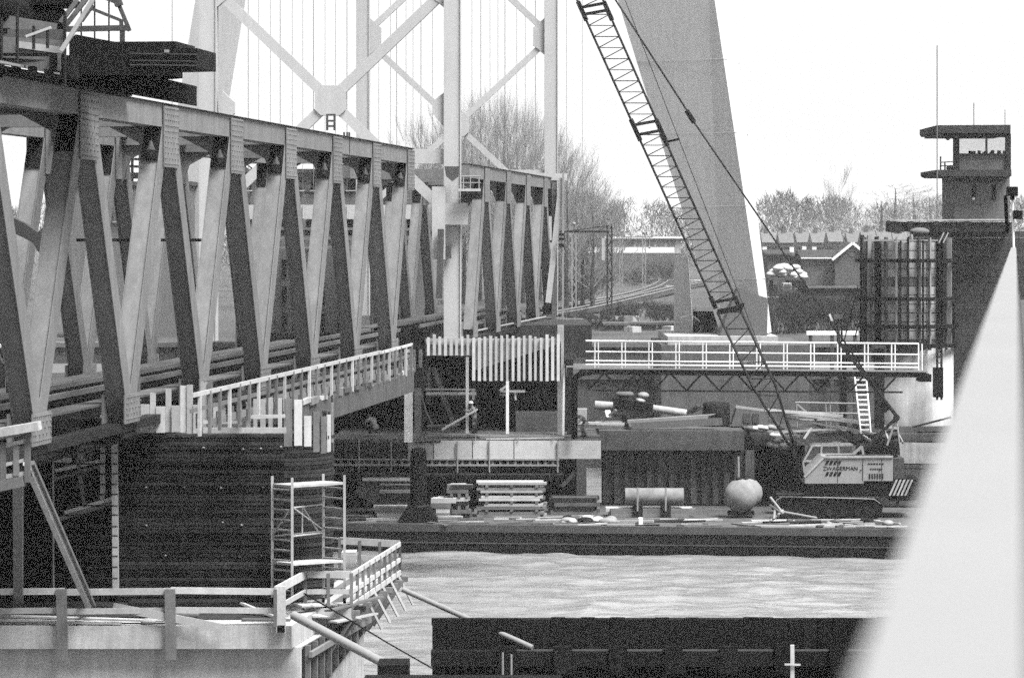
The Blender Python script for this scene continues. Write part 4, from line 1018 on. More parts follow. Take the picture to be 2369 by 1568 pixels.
# boom
BYd = CY + 1.3
hb2 = .58
def bl(y): return 1335 + .4497 * y     # left chord, picture x at height y
def brr(y): return 1395 + .4440 * y
def Bp(side_, y, dy): return W(bl(y) if side_ < 0 else brr(y), y, BYd + dy)
def boom_section(y0, y1, name):
    root = bpy.data.objects.new('boom_section', None); COL.objects.link(root); root.parent = cr_
    root.location = W((bl(y0) + brr(y0)) / 2, y0, BYd) - Vector(cr_.location)
    for s in (-1, 1):
        for dy in (-hb2, hb2):
            tube(root, 'chord', Bp(s, y0, dy), Bp(s, y1, dy), .062, 'steel_dark')
    n = max(2, int(round(abs(y1 - y0) / 47.)))
    st = (y1 - y0) / n
    for i in range(n):
        ya, yb = y0 + st * i, y0 + st * (i + 1)
        for dy in (-hb2, hb2):
            tube(root, 'lacing', Bp(-1, ya, dy), Bp(1, ya, dy), .026, 'steel_dark', 'cyl6')
            tube(root, 'lacing', Bp(-1, (ya + yb) / 2, dy), Bp(1, ya, dy), .026, 'steel_dark', 'cyl6')
            tube(root, 'lacing', Bp(-1, yb, dy), Bp(1, (ya + yb) / 2, dy), .026, 'steel_dark', 'cyl6')
            tube(root, 'lacing', Bp(-1, (ya + yb) / 2, dy), Bp(1, (ya + yb) / 2, dy), .022, 'steel_dark', 'cyl6')
        for s in (-1, 1):
            tube(root, 'lacing', Bp(s, ya, -hb2), Bp(s, yb, hb2), .024, 'steel_dark', 'cyl6')
    # end frames
    for y in (y0, y1):
        for dy in (-hb2, hb2):
            bar(root, 'end_frame', Bp(-1, y, dy), Bp(1, y - 10, dy), .12, .16, 'black', side=(0, 1, 0))
        for s in (-1, 1):
            bar(root, 'joint_lug', Bp(s, y - 14, -hb2), Bp(s, y + 14, -hb2), .14, .24, 'black', side=(0, 1, 0)); bar(root, 'joint_lug', Bp(s, y - 14, hb2), Bp(s, y + 14, hb2), .14, .24, 'black', side=(0, 1, 0))
    return root
boom_section(-260, 18, 'top'); boom_section(34, 290, 'mid'); boom_section(312, 700, 'mid'); 
# boom foot tapering to the pins
foot = bpy.data.objects.new('boom_foot', None); COL.objects.link(foot); foot.parent = cr_; foot.location = W(1790, 860, BYd) - Vector(cr_.location)
def Ft(s, t, dy):
    y = 722 + (1030 - 722) * t
    cl_, cr2 = bl(y), brr(y); mid = (cl_ + cr2) / 2 + 0; k = 1 if t < .55 else 1 - (t - .55) / .45 * .8
    return W(mid + (cr2 - mid) * k * s + 6 * t, y, BYd + dy * (1 + .4 * t))
for s in (-1, 1):
    for dy in (-hb2, hb2):
        polytube(foot, 'chord', [Ft(s, 0, dy), Ft(s, .55, dy), Ft(s, 1, dy)], .07, 'steel_dark', 8)
for i in range(7):
    t0, t1 = i / 8, (i + 1) / 8
    for dy in (-hb2, hb2):
        tube(foot, 'lacing', Ft(-1, t0, dy), Ft(1, t0, dy), .03, 'steel_dark', 'cyl6'); tube(foot, 'lacing', Ft(1, t0, dy), Ft(-1, t1, dy), .03, 'steel_dark', 'cyl6')
    for s in (-1, 1): tube(foot, 'lacing', Ft(s, t0, -hb2), Ft(s, t1, hb2), .03, 'steel_dark', 'cyl6')
for dy in (-hb2, hb2):
    bar(foot, 'end_frame', Ft(-1, 0, dy), Ft(1, -.03, dy), .14, .3, 'black', side=(0, 1, 0))
    bar(foot, 'hinge_link', Ft(0, 1, dy), W(1858, 1105, BYd + dy), .2, .25, 'black', side=(0, 1, 0))
prism(foot, 'sheave_plate', [Ft(1, .0, -hb2 - .1), W(1712, 720, BYd - .7), W(1725, 700, BYd - .7), Ft(1, -.06, -hb2 - .1)], (0, .1, 0), 'black')
# sheave bracket on the boom and pendant ropes
bar(cr_, 'rope_guide', W(1535, 330, BYd), W(1572, 322, BYd), .2, .12, 'black', side=(0, 1, 0)); bar(cr_, 'rope_guide', W(1530, 312, BYd), W(1545, 338, BYd), .2, .2, 'black', side=(0, 1, 0))
for dy in (-.5, .5):
    tube(cr_, 'pendant_rope', W(1262, -250, BYd + dy), W(1592, 260, BYd + dy), .05, 'steel_dark', 'cyl6')
    tube(cr_, 'pendant_rope', W(1600, 275, BYd + dy), W(2074, 966, hy + 1.4 + dy), .045, 'steel_dark', 'cyl6')
bar(cr_, 'pendant_link', W(1588, 256, BYd), W(1606, 284, BYd), .9, .2, 'black', side=(0, 1, 0))
bar(cr_, 'pendant_link', W(1940, 790, BYd), W(2074, 962, hy + 1.4), .5, .16, 'steel_dark', side=(0, 1, 0)); bar(cr_, 'pendant_link', W(2034, 930, hy + 1.4), W(2052, 950, hy + 1.4), .6, .3, 'black', side=(0, 1, 0))
tube(cr_, 'hoist_rope', W(1345, -260, BYd - .4), W(1845, 1030, hy + .8), .02, 'steel_dark', 'cyl6')

# ================================================================ sheet-pile pier with stored steel
sp_ = thing('sheet_pile_pier', 'low pier of rusty sheet piles with a pale concrete cap behind the barge', 'pier', W(1560, 1160, 165))
box2(sp_, 'cap', W(1386, 996, 164), W(1722, 1041, 164) + V(0, 9, 0), 'conc_mid')
x = 1392; k = 0
while x < 1730:
    X0 = W(x, 0, 164.6).x; pw = .62; d = .22
    z1 = W(0, 1042, 164.6).z
    pts = [V(X0, 164.9, -2), V(X0 + .1, 164.9 - d, -2), V(X0 + .33, 164.9 - d, -2), V(X0 + .43, 164.9, -2), V(X0 + pw, 164.9, -2), V(X0 + pw, 164.96, -2), V(X0 + .4, 164.96, -2), V(X0 + .3, 164.96 - d, -2), V(X0 + .13, 164.96 - d, -2), V(X0, 164.96, -2)]
    prism(sp_, 'sheet_pile', pts, (0, 0, z1 + 2), 'pile'); x += pw * K / 164.6; k += 1
box2(sp_, 'side_core', W(1723, 1010, 164.9), W(1738, 1165, 164.9) + V(0, 8, 0), 'black')
box2(sp_, 'return_wall', W(1738, 1030, 168), V(W(1862, 0, 168).x, 172, 0), 'void')
# things on the cap
def onpier(name, label, cat, a, b, r, m, Yd, k='tube'):
    o = tube(None, name, W(a[0], a[1], Yd), W(b[0], b[1], Yd), r, m) if k == 'tube' else bar(None, name, W(a[0], a[1], Yd), W(b[0], b[1], Yd), r, r * .9, m, side=(0, 1, 0))
    return tag(o, label, cat)
onpier('steel_pipe', 'pale pipe sticking out left of the black crate on the pier', 'pipe', (1376, 937), (1440, 942), .26, 'concrete', 167)
onpier('steel_pipe', 'pale pipe sticking out right of the black crate on the pier', 'pipe', (1505, 944), (1588, 956), .22, 'concrete', 167)
ck = prism(None, 'black_crate', [W(1418, 920, 165.6), W(1512, 934, 165.6), W(1510, 956, 165.6), W(1420, 944, 165.6)], (0, .9, 0), 'black'); tag(ck, 'tilted flat black crate on top of the pipes on the pier', 'crate')
for i, (x, y, sx) in enumerate(((1445, 912, .55), (1488, 915, .35), (1482, 926, .3))):
    o = ball(None, 'bag', W(x, y, 166.2), (sx, .4, .22), ('plaster', 'galv', 'sack')[i]); tag(o, ('large grey bag on the tilted black crate', 'small pale bag at the right of the tilted black crate', 'pale bag tucked below the small bag on the black crate')[i], 'bag')
bm_ = thing('steel_channel', 'long pale steel channel lying along the pier cap', 'steel', W(1570, 985, 165))
prism(bm_, 'web', [W(1452, 972, 164.7), W(1660, 958, 164.7), W(1668, 965, 164.7), W(1455, 983, 164.7)], (0, .5, 0), 'galv')
prism(bm_, 'flange', [W(1458, 978, 164.5), W(1670, 966, 164.5), W(1672, 983, 164.5), W(1462, 993, 164.5)], (0, .12, 0), 'plaster')
prism(bm_, 'shadow_gap', [W(1640, 962, 164.6), W(1664, 956, 164.6), W(1672, 964, 164.6), W(1655, 968, 164.6)], (0, .3, 0), 'black')
for i, (a, b, m) in enumerate((((1330, 978), (1445, 980), 'timber'), ((1335, 986), (1450, 990), 'timber2'), ((1395, 972), (1425, 948), 'timber2'), ((1420, 960), (1480, 962), 'timber_dark'), ((1440, 965), (1452, 990), 'rust'), ((1405, 950), (1408, 965), 'white'), ((1590, 955), (1615, 938), 'steel_mid'), ((1600, 955), (1625, 940), 'steel_mid'))):
    o = bar(None, 'scrap_bar', W(a[0], a[1], 165.5), W(b[0], b[1], 165.3), .3, .14, m); tag(o, 'short scrap bar dumped among the pipes on the pier cap', 'scrap', 'scrap bars on the pier cap')
o = box2(None, 'timber_crate', W(1330, 946, 166), W(1358, 972, 166) + V(0, .8, 0), 'timber'); tag(o, 'pale wooden crate behind the worker at the platform end', 'crate')
o = lathe(None, 'steel_drum', W(1657, 985, 168), [(.78, 0), (.8, .1), (.8, 1.2), (.72, 1.35), (.3, 1.42)], 'rust', 20); tag(o, 'round dark steel drum behind the long channel', 'drum')
pb = thing('sloping_box', 'pale box with slanted sides at the right end of the pier cap', 'box', W(1745, 985, 167))
prism(pb, 'body', [W(1692, 984, 166.5), W(1704, 944, 166.5), W(1768, 950, 166.5), W(1782, 988, 166.5)], (0, 1.2, 0), 'plaster')
box2(pb, 'panel', W(1720, 957, 166.45), W(1736, 978, 166.5), 'steel_mid'); box2(pb, 'panel', W(1741, 957, 166.45), W(1756, 978, 166.5), 'steel_mid')
for i in range(7):
    o = ball(None, 'rubble', W(1735 + i * 12, 990 + rnd(-2, 4), 166), (.28, .3, .16), random.choice(['sack', 'galv', 'plaster'])); tag(o, 'pale lump of rubble along the edge right of the pier cap', 'rubble', 'rubble by the pier cap')

# ================================================================ footbridge gangway
FY = 159.5
fb = thing('footbridge', 'slender dark truss footbridge with bright white railings across the middle', 'footbridge', W(1740, 905, FY))
def fr(x): return 1.0 + 0
yd = lambda x: 851 + (x - 1330) * .009     # deck height in the picture
wd = 1.6
for s in (0, 1):
    Yd = FY + s * wd
    bar(fb, 'top_chord', W(1340, yd(1340) + 9, Yd), W(2142, yd(2142) + 9, Yd), .16, .26, 'black', side=(0, 1, 0))
    bar(fb, 'bottom_chord', W(1370, 903, Yd), W(2088, 907, Yd), .1, .1, 'steel_dark', side=(0, 1, 0))
    x = 1360; up = False
    while x < 2080:
        a = W(x, 862 if up else 903, Yd); b = W(x + 38, 903 if up else 862, Yd)
        tube(fb, 'diagonal', a, b, .05 if s == 0 else .035, 'black', 'cyl6'); x += 38; up = not up
    for k, (dyy, rr) in enumerate(((-63, .05), (-38, .04), (-17, .04), (-8, .05))):
        tube(fb, 'handrail', W(1355, yd(1355) + dyy, Yd), W(2125, yd(2125) + dyy, Yd), rr * (1 if s == 0 else .9), 'white')
    x = 1376
    while x <= 2126:
        tube(fb, 'railing_post', W(x + s * 8, yd(x) - 63, Yd), W(x + s * 8, yd(x), Yd), .042, 'white', 'cyl6'); x += 62.4
for i in range(52):
    x = 1345 + i * 15.4
    box2(fb, 'deck_plank', W(x, yd(x) + 1, FY + .1), W(x + 14.6, yd(x) + 3.4, FY + .1) + V(0, wd - .2, 0), 'conc_mid')
bar(fb, 'deck_edge', W(1332, yd(1332) + .5, FY - .08), W(2145, yd(2145) + .5, FY - .08), .1, .08, 'galv', side=(0, 1, 0))
for s in (0, 1):
    Yd = FY + s * wd
    polytube(fb, 'portal_leg', [W(1368, 861, Yd), W(1346, 863, Yd), W(1332, 872, Yd), W(1329, 890, Yd), W(1329, 1015, Yd)], .17, 'black', 8)
box2(fb, 'end_bearing', W(2128, 866, FY), W(2146, 880, FY + 1.5), 'black')
# lamp cluster / grab on the left end
o = thing('lifting_grab', 'small dark lifting grab hanging beside the broad pale beam', 'grab', W(1318, 835, 163)); box2(o, 'body', W(1306, 818, 163), W(1332, 832, 163.4), 'steel_mid'); box2(o, 'jaw', W(1310, 832, 163), W(1326, 845, 163.3), 'steel_dark')
# ================================================================ round column under formwork
RY = 168.0
rc = thing('round_column', 'round concrete column wrapped in tall steel formwork with dark soldier beams', 'column', W(2097, 980, RY))
cx = W(2097, 0, RY).x; cr0 = 88 * RY / K
z_b, z_f0, z_f1 = W(0, 985, RY).z, W(0, 802, RY).z, W(0, 548, RY).z
lathe(rc, 'shaft', V(cx + .5, RY, z_b - 6), [(cr0, 0), (cr0, z_f0 - z_b + 6)], 'concrete', 40)
rf = cr0 + .12
nseg = 26
for i in range(nseg):
    a0 = 2 * math.pi * i / nseg; a1 = 2 * math.pi * (i + 1) / nseg
    for j in range(12):
        za = z_f0 + (z_f1 - z_f0 - .25) * j / 12; zb_ = z_f0 + (z_f1 - z_f0 - .25) * (j + 1) / 12 - .05
        if math.sin((a0 + a1) / 2) > .25: continue
        q = [V(cx + rf * math.cos(a), RY + rf * math.sin(a), za) for a in (a0 + .006, a1 - .006)]
        q2 = [V(cx + (rf + .06) * math.cos(a), RY + (rf + .06) * math.sin(a), za) for a in (a0 + .006, a1 - .006)]
        prism(rc, 'form_panel', [q[0], q[1], q2[1], q2[0]], (0, 0, zb_ - za), 'concrete' if (i * 7 + j) % 7 else 'plaster')
lathe(rc, 'core', V(cx, RY, z_f0), [(cr0 + .02, 0), (cr0 + .02, z_f1 - z_f0 - .4)], 'conc_dark', 30)
ns = 25
for i in range(ns):
    a = 2 * math.pi * (i + .35) / ns
    if math.sin(a) > .45: continue
    r2 = rf + .24
    p = V(cx + r2 * math.cos(a), RY + r2 * math.sin(a), 0)
    m = ('black', 'steel_mid', 'galv')[i % 3]
    sd_ = V(math.cos(a), math.sin(a), 0)
    bar(rc, 'soldier_beam', p + V(0, 0, z_f0 - .1), p + V(0, 0, z_f1 + rnd(-.1, .12)), .24, .13 if m != 'galv' else .09, m, side=sd_)
    if i % 2: bar(rc, 'soldier_beam', p + V(.22, 0, z_f0), p + V(.22, 0, z_f1 - .2), .2, .07, 'steel_dark', side=sd_)
for zc_ in (W(0, 602, RY).z, W(0, 689, RY).z, W(0, 752, RY).z, W(0, 796, RY).z):
    vv, ff = [], []
    for k in range(26):
        a = 2 * math.pi * k / 26
        r3 = rf + .46
        for (dr, dz) in ((0, -.12), (.2, -.12), (.2, .1), (0, .1)):
            vv.append(V(cx + (r3 + dr) * math.cos(a), RY + (r3 + dr) * math.sin(a), zc_ + dz))
    for k in range(26):
        o = k * 4; o2 = ((k + 1) % 26) * 4
        for j in range(4): ff.append((o + j, o + (j + 1) % 4, o2 + (j + 1) % 4, o2 + j))
    raw(rc, 'ring_waler', vv, ff, 'black')
bar(rc, 'top_rail', W(1998, 556, RY - 2.3), W(2170, 556, RY - 2.3), .08, .1, 'galv', side=(0, 1, 0))
for x0 in (2172, 2182): tube(rc, 'ladder_rail', W(x0, 562, RY - 2.5), W(x0 + 12, 538, RY - 2.3), .04, 'galv', 'cyl6')
# hanging platform and dark services beside the column
hgp = thing('hanging_platform', 'dark ladder and conduit running down the wall beside the round column', 'ladder', W(2175, 860, 169))
for x in (2168, 2178): bar(hgp, 'stile', W(x, 790, 165), W(x, 925, 165), .12, .12, 'steel_dark')
for i in range(9): tube(hgp, 'rung', W(2168, 800 + i * 13, 165), W(2178, 800 + i * 13, 165), .04, 'steel_dark', 'cyl6')
box2(hgp, 'conduit_box', W(2160, 850, 164.8), W(2180, 918, 165.2), 'black')
# ================================================================ bridge-keeper's tower
kt = thing('control_tower', 'bridge keeper tower: dark glazed cabin on a grey concrete shaft', 'tower', W(2272, 520, 176))
KY = 174.0
box2(kt, 'shaft', W(2208, 405, KY), W(2336, 512, KY) + V(0, 5, 0), 'plaster')
prism(kt, 'floor_slab', [W(2168, 393, KY - 1.1), W(2340, 393, KY - 1.1), W(2340, 408, KY - 1.1), W(2178, 408, KY - 1.1), W(2168, 403, KY - 1.1)], (0, 7, 0), 'conc_dark')
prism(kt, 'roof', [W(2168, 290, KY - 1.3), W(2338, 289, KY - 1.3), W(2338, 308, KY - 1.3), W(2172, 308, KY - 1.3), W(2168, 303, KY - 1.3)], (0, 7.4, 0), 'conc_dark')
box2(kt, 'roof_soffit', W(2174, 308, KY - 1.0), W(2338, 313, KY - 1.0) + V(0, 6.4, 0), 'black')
cabz0, cabz1 = W(0, 393, KY).z, W(0, 312, KY).z
cb = box2(kt, 'parapet', W(2208, 356, KY - .4), W(2336, 393, KY - .4) + V(0, .15, 0), 'plaster')
for x in (2212, 2332): bar(kt, 'corner_post', W(x, 311, KY - .4), W(x, 393, KY - .4), .34 if x < 2300 else .3, .34, 'steel_dark')
bar(kt, 'corner_post', W(2212, 311, KY + 4.6), W(2212, 393, KY + 4.6), .2, .2, 'steel_dark'); bar(kt, 'corner_post', W(2330, 311, KY + 4.6), W(2330, 393, KY + 4.6), .2, .2, 'steel_dark')
wn = bar(kt, 'window_head', W(2208, 315, KY - .42), W(2336, 315, KY - .42), .2, .18, 'steel_dark', side=(0, 1, 0))
bar(kt, 'window_sill', W(2210, 357, KY - .5), W(2334, 357, KY - .5), .2, .08, 'steel_dark', side=(0, 1, 0))
gm = bpy.data.materials.new('pale_glass'); gm.use_nodes = True
_b = gm.node_tree.nodes["Principled BSDF"]; _b.inputs["Base Color"].default_value = (.62, .62, .62, 1); _b.inputs["Roughness"].default_value = .05
_b.inputs["Transmission Weight"].default_value = 1; _b.inputs["IOR"].default_value = 1.05
M['pane'] = gm
for (x0, x1) in ((2218, 2281), (2283, 2326)):
    box2(kt, 'window_pane', W(x0, 319, KY - .35), W(x1, 356, KY - .35) + V(0, .02, 0), 'pane')
box2(kt, 'mullion', W(2280, 319, KY - .4), W(2284, 356, KY - .3), 'steel_mid')
box2(kt, 'back_parapet', W(2212, 356, KY + 4.7), W(2330, 393, KY + 4.7) + V(0, .1, 0), 'plaster')
for i in range(14):
    x = rnd(2222, 2322); h = rnd(4, 11)
    box2(kt, 'console_item', W(x, 357 - h, KY + .5), W(x + rnd(3, 7), 357, KY + .7), 'steel_dark')
for (x, w2) in ((2253, 9), (2326 - 27, 10)):
    wnd = box2(kt, 'slit_window', W(x - w2 / 2, 427, KY - .02), W(x + w2 / 2, 463, KY + .1), 'black')
ball(kt, 'wall_lamp', W(2252, 460, KY - .15), .1, 'white')
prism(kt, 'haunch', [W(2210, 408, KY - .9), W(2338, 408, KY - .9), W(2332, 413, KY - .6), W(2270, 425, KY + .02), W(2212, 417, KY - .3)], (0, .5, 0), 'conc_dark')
ball(kt, 'eaves_lamp', W(2193, 319, KY - .5), .16, 'steel_dark'); tube(kt, 'lamp_stem', W(2193, 309, KY - .5), W(2193, 319, KY - .5), .03, 'steel_dark', 'cyl6')
for (x0, y0) in ((2176, 362), (2186, 374)): tube(kt, 'balcony_post', W(x0, y0, KY - .8), W(x0, 393, KY - .8), .05, 'steel_dark', 'cyl6')
tube(kt, 'balcony_rail', W(2174, 376, KY - .8), W(2210, 374, KY - .8), .03, 'steel_dark', 'cyl6'); tube(kt, 'balcony_rail', W(2174, 384, KY - .8), W(2210, 384, KY - .8), .03, 'steel_dark', 'cyl6')
ball(kt, 'balcony_lamp', W(2200, 389, KY - .9), (.3, .2, .18), 'black')
def mast(label, x, y0, y1, r, Yd=174):
    o = tube(None, 'antenna', W(x, y0, Yd), W(x, y1, Yd), r, 'cable', 'cyl6'); tag(o, label, 'antenna')
mast('tall thin mast rising beside the left edge of the keeper tower', 2168, 106, 520, .035, 172); mast('short aerial on the middle of the tower roof', 2253, 238, 290, .03); mast('forked aerial at the right of the tower roof', 2325, 254, 290, .025)
# dark abutment wall beneath the tower with its beam
ab = thing('abutment_wall', 'tall dark brick abutment wall under the keeper tower', 'wall', W(2290, 980, 172))
for (z0_, z1_) in [(W(0, 985 - 15 * i, 173).z, W(0, 985 - 15 * (i + 1), 173).z) for i in range(30)]:
    box2(ab, 'course', V(W(2150, 0, 173).x, 173 - rnd(0, .03), z0_ + .015), V(W(2420, 0, 173).x, 180, z1_), 'brick')
box2(ab, 'base', V(W(2150, 0, 173).x, 173.02, -2), V(W(2420, 0, 173).x, 180, W(0, 985, 173).z), 'conc_mid')
cbm = thing('platform_beam', 'dark overhanging platform beam with pale top edge above the round column', 'beam', W(2190, 525, 171.5))
box2(cbm, 'beam', W(2085, 514, 171), W(2345, 536, 171) + V(0, 2, 0), 'conc_dark')
bar(cbm, 'top_edge', W(2058, 510, 170.9), W(2345, 508, 170.9), .2, .08, 'concrete', side=(0, 1, 0))
bar(cbm, 'handrail', W(2052, 512, 171), W(2100, 509, 171), .06, .08, 'steel_dark', side=(0, 1, 0))
for x in (2056, 2100, 2160, 2230): box2(cbm, 'bracket', W(x, 512, 170.8), W(x + 12, 536, 171), 'steel_dark')
prism(cbm, 'end_block', [W(2052, 536, 170.9), W(2052, 512, 170.9), W(2086, 514, 170.9), W(2086, 540, 170.9)], (0, .6, 0), 'conc_dark')
lump = ball(None, 'tarpaulin', W(2127, 536, 169.5), (.6, .45, .25), 'plaster'); tag(lump, 'pale heap of tarpaulin on top of the column formwork', 'tarpaulin')
# lower right: concrete blocks and steps by the barge
st = thing('concrete_block', 'pale stepped concrete block behind the crane counterweight', 'concrete block', W(2120, 1190, 164))
for i, (y0, y1) in enumerate(((1022, 1072), (1073, 1083), (1084, 1118), (1119, 1148), (1149, 1172), (1173, 1205))):
    box2(st, 'course', W(2080, y0 + .5, 165), W(2250, y1 - .5, 165) + V(0, 3.5 + (i % 2) * .04, 0), 'concrete' if i in (0,) else 'conc_mid')
lp = thing('landing_slab', 'low grey concrete landing below the round column', 'landing', W(2150, 975, 166))
box2(lp, 'slab', W(2000, 985, 166) + V(0, -.5, 0), W(2280, 1000, 166) + V(0, 6, 0), 'conc_mid'); box2(lp, 'slab', W(1960, 1003, 165), W(2280, 1020, 165) + V(0, 6, 0), 'conc_mid')
bar(lp, 'dark_rail', W(2110, 988, 164.6), W(2200, 965, 164.6), .1, .1, 'steel_dark', side=(0, 1, 0)); bar(lp, 'dark_rail', W(2120, 1000, 164.4), W(2200, 998, 164.4), .1, .08, 'black', side=(0, 1, 0)); bar(lp, 'dark_rail', W(2090, 1021, 164.3), W(2220, 1024, 164.3), .1, .06, 'black', side=(0, 1, 0))
# white ladder
ld = thing('ladder', 'pale ladder leaning up to the footbridge behind the crane', 'ladder', W(1998, 1000, 163.5))
for x0, x1 in ((1976, 1991), (2003, 2014)): tube(ld, 'stile', W(x0, 862, 163.6), W(x1, 1000, 162.8), .055, 'white')
for i in range(12):
    f = (i + .5) / 12
    tube(ld, 'rung', W(1976 + 15 * f, 862 + 138 * f, 163.6 - .8 * f), W(2003 + 11 * f, 862 + 138 * f, 163.6 - .8 * f), .045, 'white', 'cyl6')
# railing, tangled timbers and pipes around the crane's back
rl = thing('quay_railing', 'white pipe railing behind the lattice boom foot', 'railing', W(1930, 990, 166))
for y in (932, 955, 972): tube(rl, 'rail', W(1840, y - 1, 166.2), W(2012, y + 2, 166.2), .055, 'galv')
for x in (1842, 1910, 1920, 2010): tube(rl, 'post', W(x, 930, 166.2), W(x + 2, 1000, 166.2), .05, 'galv', 'cyl6')
q_ = box2(None, 'service_quay', W(1735, 1000, 166.5), W(2080, 1030, 166.5) + V(0, 8, 0), 'conc_mid'); tag(q_, 'grey service quay cluttered with timbers behind the crane', 'quay')
segs_ = [((1702, 940), (2075, 990), .13, 'timber'), ((1770, 948), (1950, 962), .16, 'timber'), ((1820, 966), (2020, 1004), .1, 'galv'), ((1845, 935), (1970, 1042), .1, 'galv'), ((1860, 1015), (1880, 985), .1, 'timber'), ((1790, 1000), (1960, 990), .12, 'timber'),
         ((1795, 1012), (1960, 1004), .2, 'timber'), ((1885, 1008), (1968, 1000), .2, 'timber_dark'), ((1880, 960), (2000, 975), .1, 'timber'), ((2070, 990), (2090, 1026), .1, 'galv'), ((2040, 980), (2060, 1028), .1, 'galv'), ((2000, 1010), (2075, 995), .12, 'steel_dark'),
         ((1935, 985), (2060, 1010), .1, 'timber'), ((1800, 985), (1905, 1000), .14, 'timber2'), ((1960, 1025), (2080, 1010), .2, 'black'), ((1780, 965), (1850, 1010), .12, 'timber2'), ((1870, 972), (1960, 1020), .1, 'timber2'), ((1990, 1003), (2030, 1030), .12, 'timber')]
for a, b, wd_, m in segs_:
    o = bar(None, 'site_timber', W(a[0], a[1], 164.5 + rnd(-.6, .8)), W(b[0], b[1], 164.2 + rnd(-.6, .8)), wd_, wd_, m); tag(o, 'timber or pipe in the tangle on the quay behind the crane', 'timber', 'tangle of timbers behind the crane')
for i in range(16):
    x = rnd(1760, 2080); y = rnd(995, 1030); s = rnd(.2, .5)
    o = ball(None, 'debris_heap', W(x, y, 165.5), (s * 1.6, s, s * .6), random.choice(['stuffg', 'plaster', 'sack', 'timber2', 'galv']), rnd(0, 3)); tag(o, 'small heap of pale debris on the quay behind the crane', 'debris', 'debris heaps on the quay')
polytube(None, 'rope', [W(2074, 966, 157), W(2078, 1000, 157), W(2082, 1050, 157), W(2082, 1110, 157)], .05, 'galv'); o = bpy.data.objects['rope.001'] if 'rope.001' in bpy.data.objects else None
if o: tag(o, 'pale rope hanging from the crane gantry head to the rear of the house', 'rope')

# ================================================================ near railing beside the camera (out of focus) and signal post at its end
h_ = .30
vx = (2350 - 1184.5) / K
def NR(Yd, left, dz=0.):
    yy = 544 + h_ * K / Yd
    return None
nr = thing('near_handrail', 'broad pale bridge handrail close to the camera, blurred, sweeping up the right side', 'railing', V(.9, 5, CAMH - 1.2))
wl = (2350 - 1974) / (1568 - 544) * h_          # left offset of the near edge, metres
Y0, Y1 = 1.25, 70.0
def edge(Yd, off): return V(vx * Yd + off, Yd, 0)
zz = CAMH - h_
sects = [Y0, 1.6, 2.2, 3, 5, 8, 14, 24, Y1]
for a, b in ((Y0, 3.0), (3.0, 8.0), (8.0, 20.0), (20.0, Y1)):
    p = [edge(a, -wl), edge(b, -wl), edge(b, .010), edge(a, .010)]
    prism(nr, 'rail', [q + V(0, 0, zz) for q in p], (0, 0, -.06), 'handrail')
y = 2.2
while y < Y1:
    c_ = edge(y, -wl * .45); bar(nr, 'post', c_ + V(0, 0, zz - .06), c_ + V(0, 0, zz - 1.15), .05, .06, 'handrail'); y += 2.0
bar(nr, 'kerb', edge(1.0, -.05) + V(0, 0, zz - 1.2), edge(Y1, -.05) + V(0, 0, zz - 1.2), .3, .12, 'conc_dark', side=(1, 0, 0))
nd = thing('near_deck', 'grey bridge deck behind the blurred handrail at the right edge', 'bridge deck', V(3, 20, CAMH - 1.4))
raw(nd, 'slab', [edge(-2, 0) + V(0, 0, zz - 1.26), edge(Y1, 0) + V(0, 0, zz - 1.26), edge(Y1, 4) + V(0, 0, zz - 1.26), edge(-2, 4) + V(0, 0, zz - 1.26), edge(-2, 0) + V(0, 0, zz - 1.9), edge(Y1, 0) + V(0, 0, zz - 1.9), edge(Y1, 4) + V(0, 0, zz - 1.9), edge(-2, 4) + V(0, 0, zz - 1.9)],
    [(0, 1, 2, 3), (4, 5, 6, 7), (0, 1, 5, 4), (1, 2, 6, 5), (2, 3, 7, 6), (3, 0, 4, 7)], 'conc_mid')
box2(nd, 'support', edge(-2, .4) + V(0, 0, -2), edge(2, 3) + V(0, 0, zz - 1.9), 'conc_mid'); box2(nd, 'support', edge(Y1 - 3, .5) + V(0, 0, -2), edge(Y1 - .5, 3) + V(0, 0, zz - 1.9), 'conc_mid')
sg = thing('signal_post', 'slim white post with small black signal boxes at the end of the blurred handrail', 'signal', edge(Y1, -.01) + V(0, 0, zz - 1.2))
tube(sg, 'post', V(W(2348, 0, Y1 + .2).x, Y1 + .2, zz - 1.2), W(2342, 462, Y1 + .2), .03, 'white')
box2(sg, 'signal_box', W(2331, 432, Y1), W(2352, 454, Y1 + .2), 'black'); box2(sg, 'signal_box', W(2346, 487, Y1), W(2362, 507, Y1 + .2), 'black'); box2(sg, 'bracket', W(2338, 454, Y1 + .05), W(2346, 463, Y1 + .15), 'black')
bar(sg, 'cable_duct', W(2326, 452, Y1 + .4), W(2330, 540, Y1 + .4), .08, .08, 'black')
# ================================================================ background
GZ = 8.0
def G(x, y, z=GZ):            # picture point on the yard ground
    Yd = (CAMH - z) * K / (y - 544.0); p = W(x, y, Yd); return V(p.x, Yd, z)
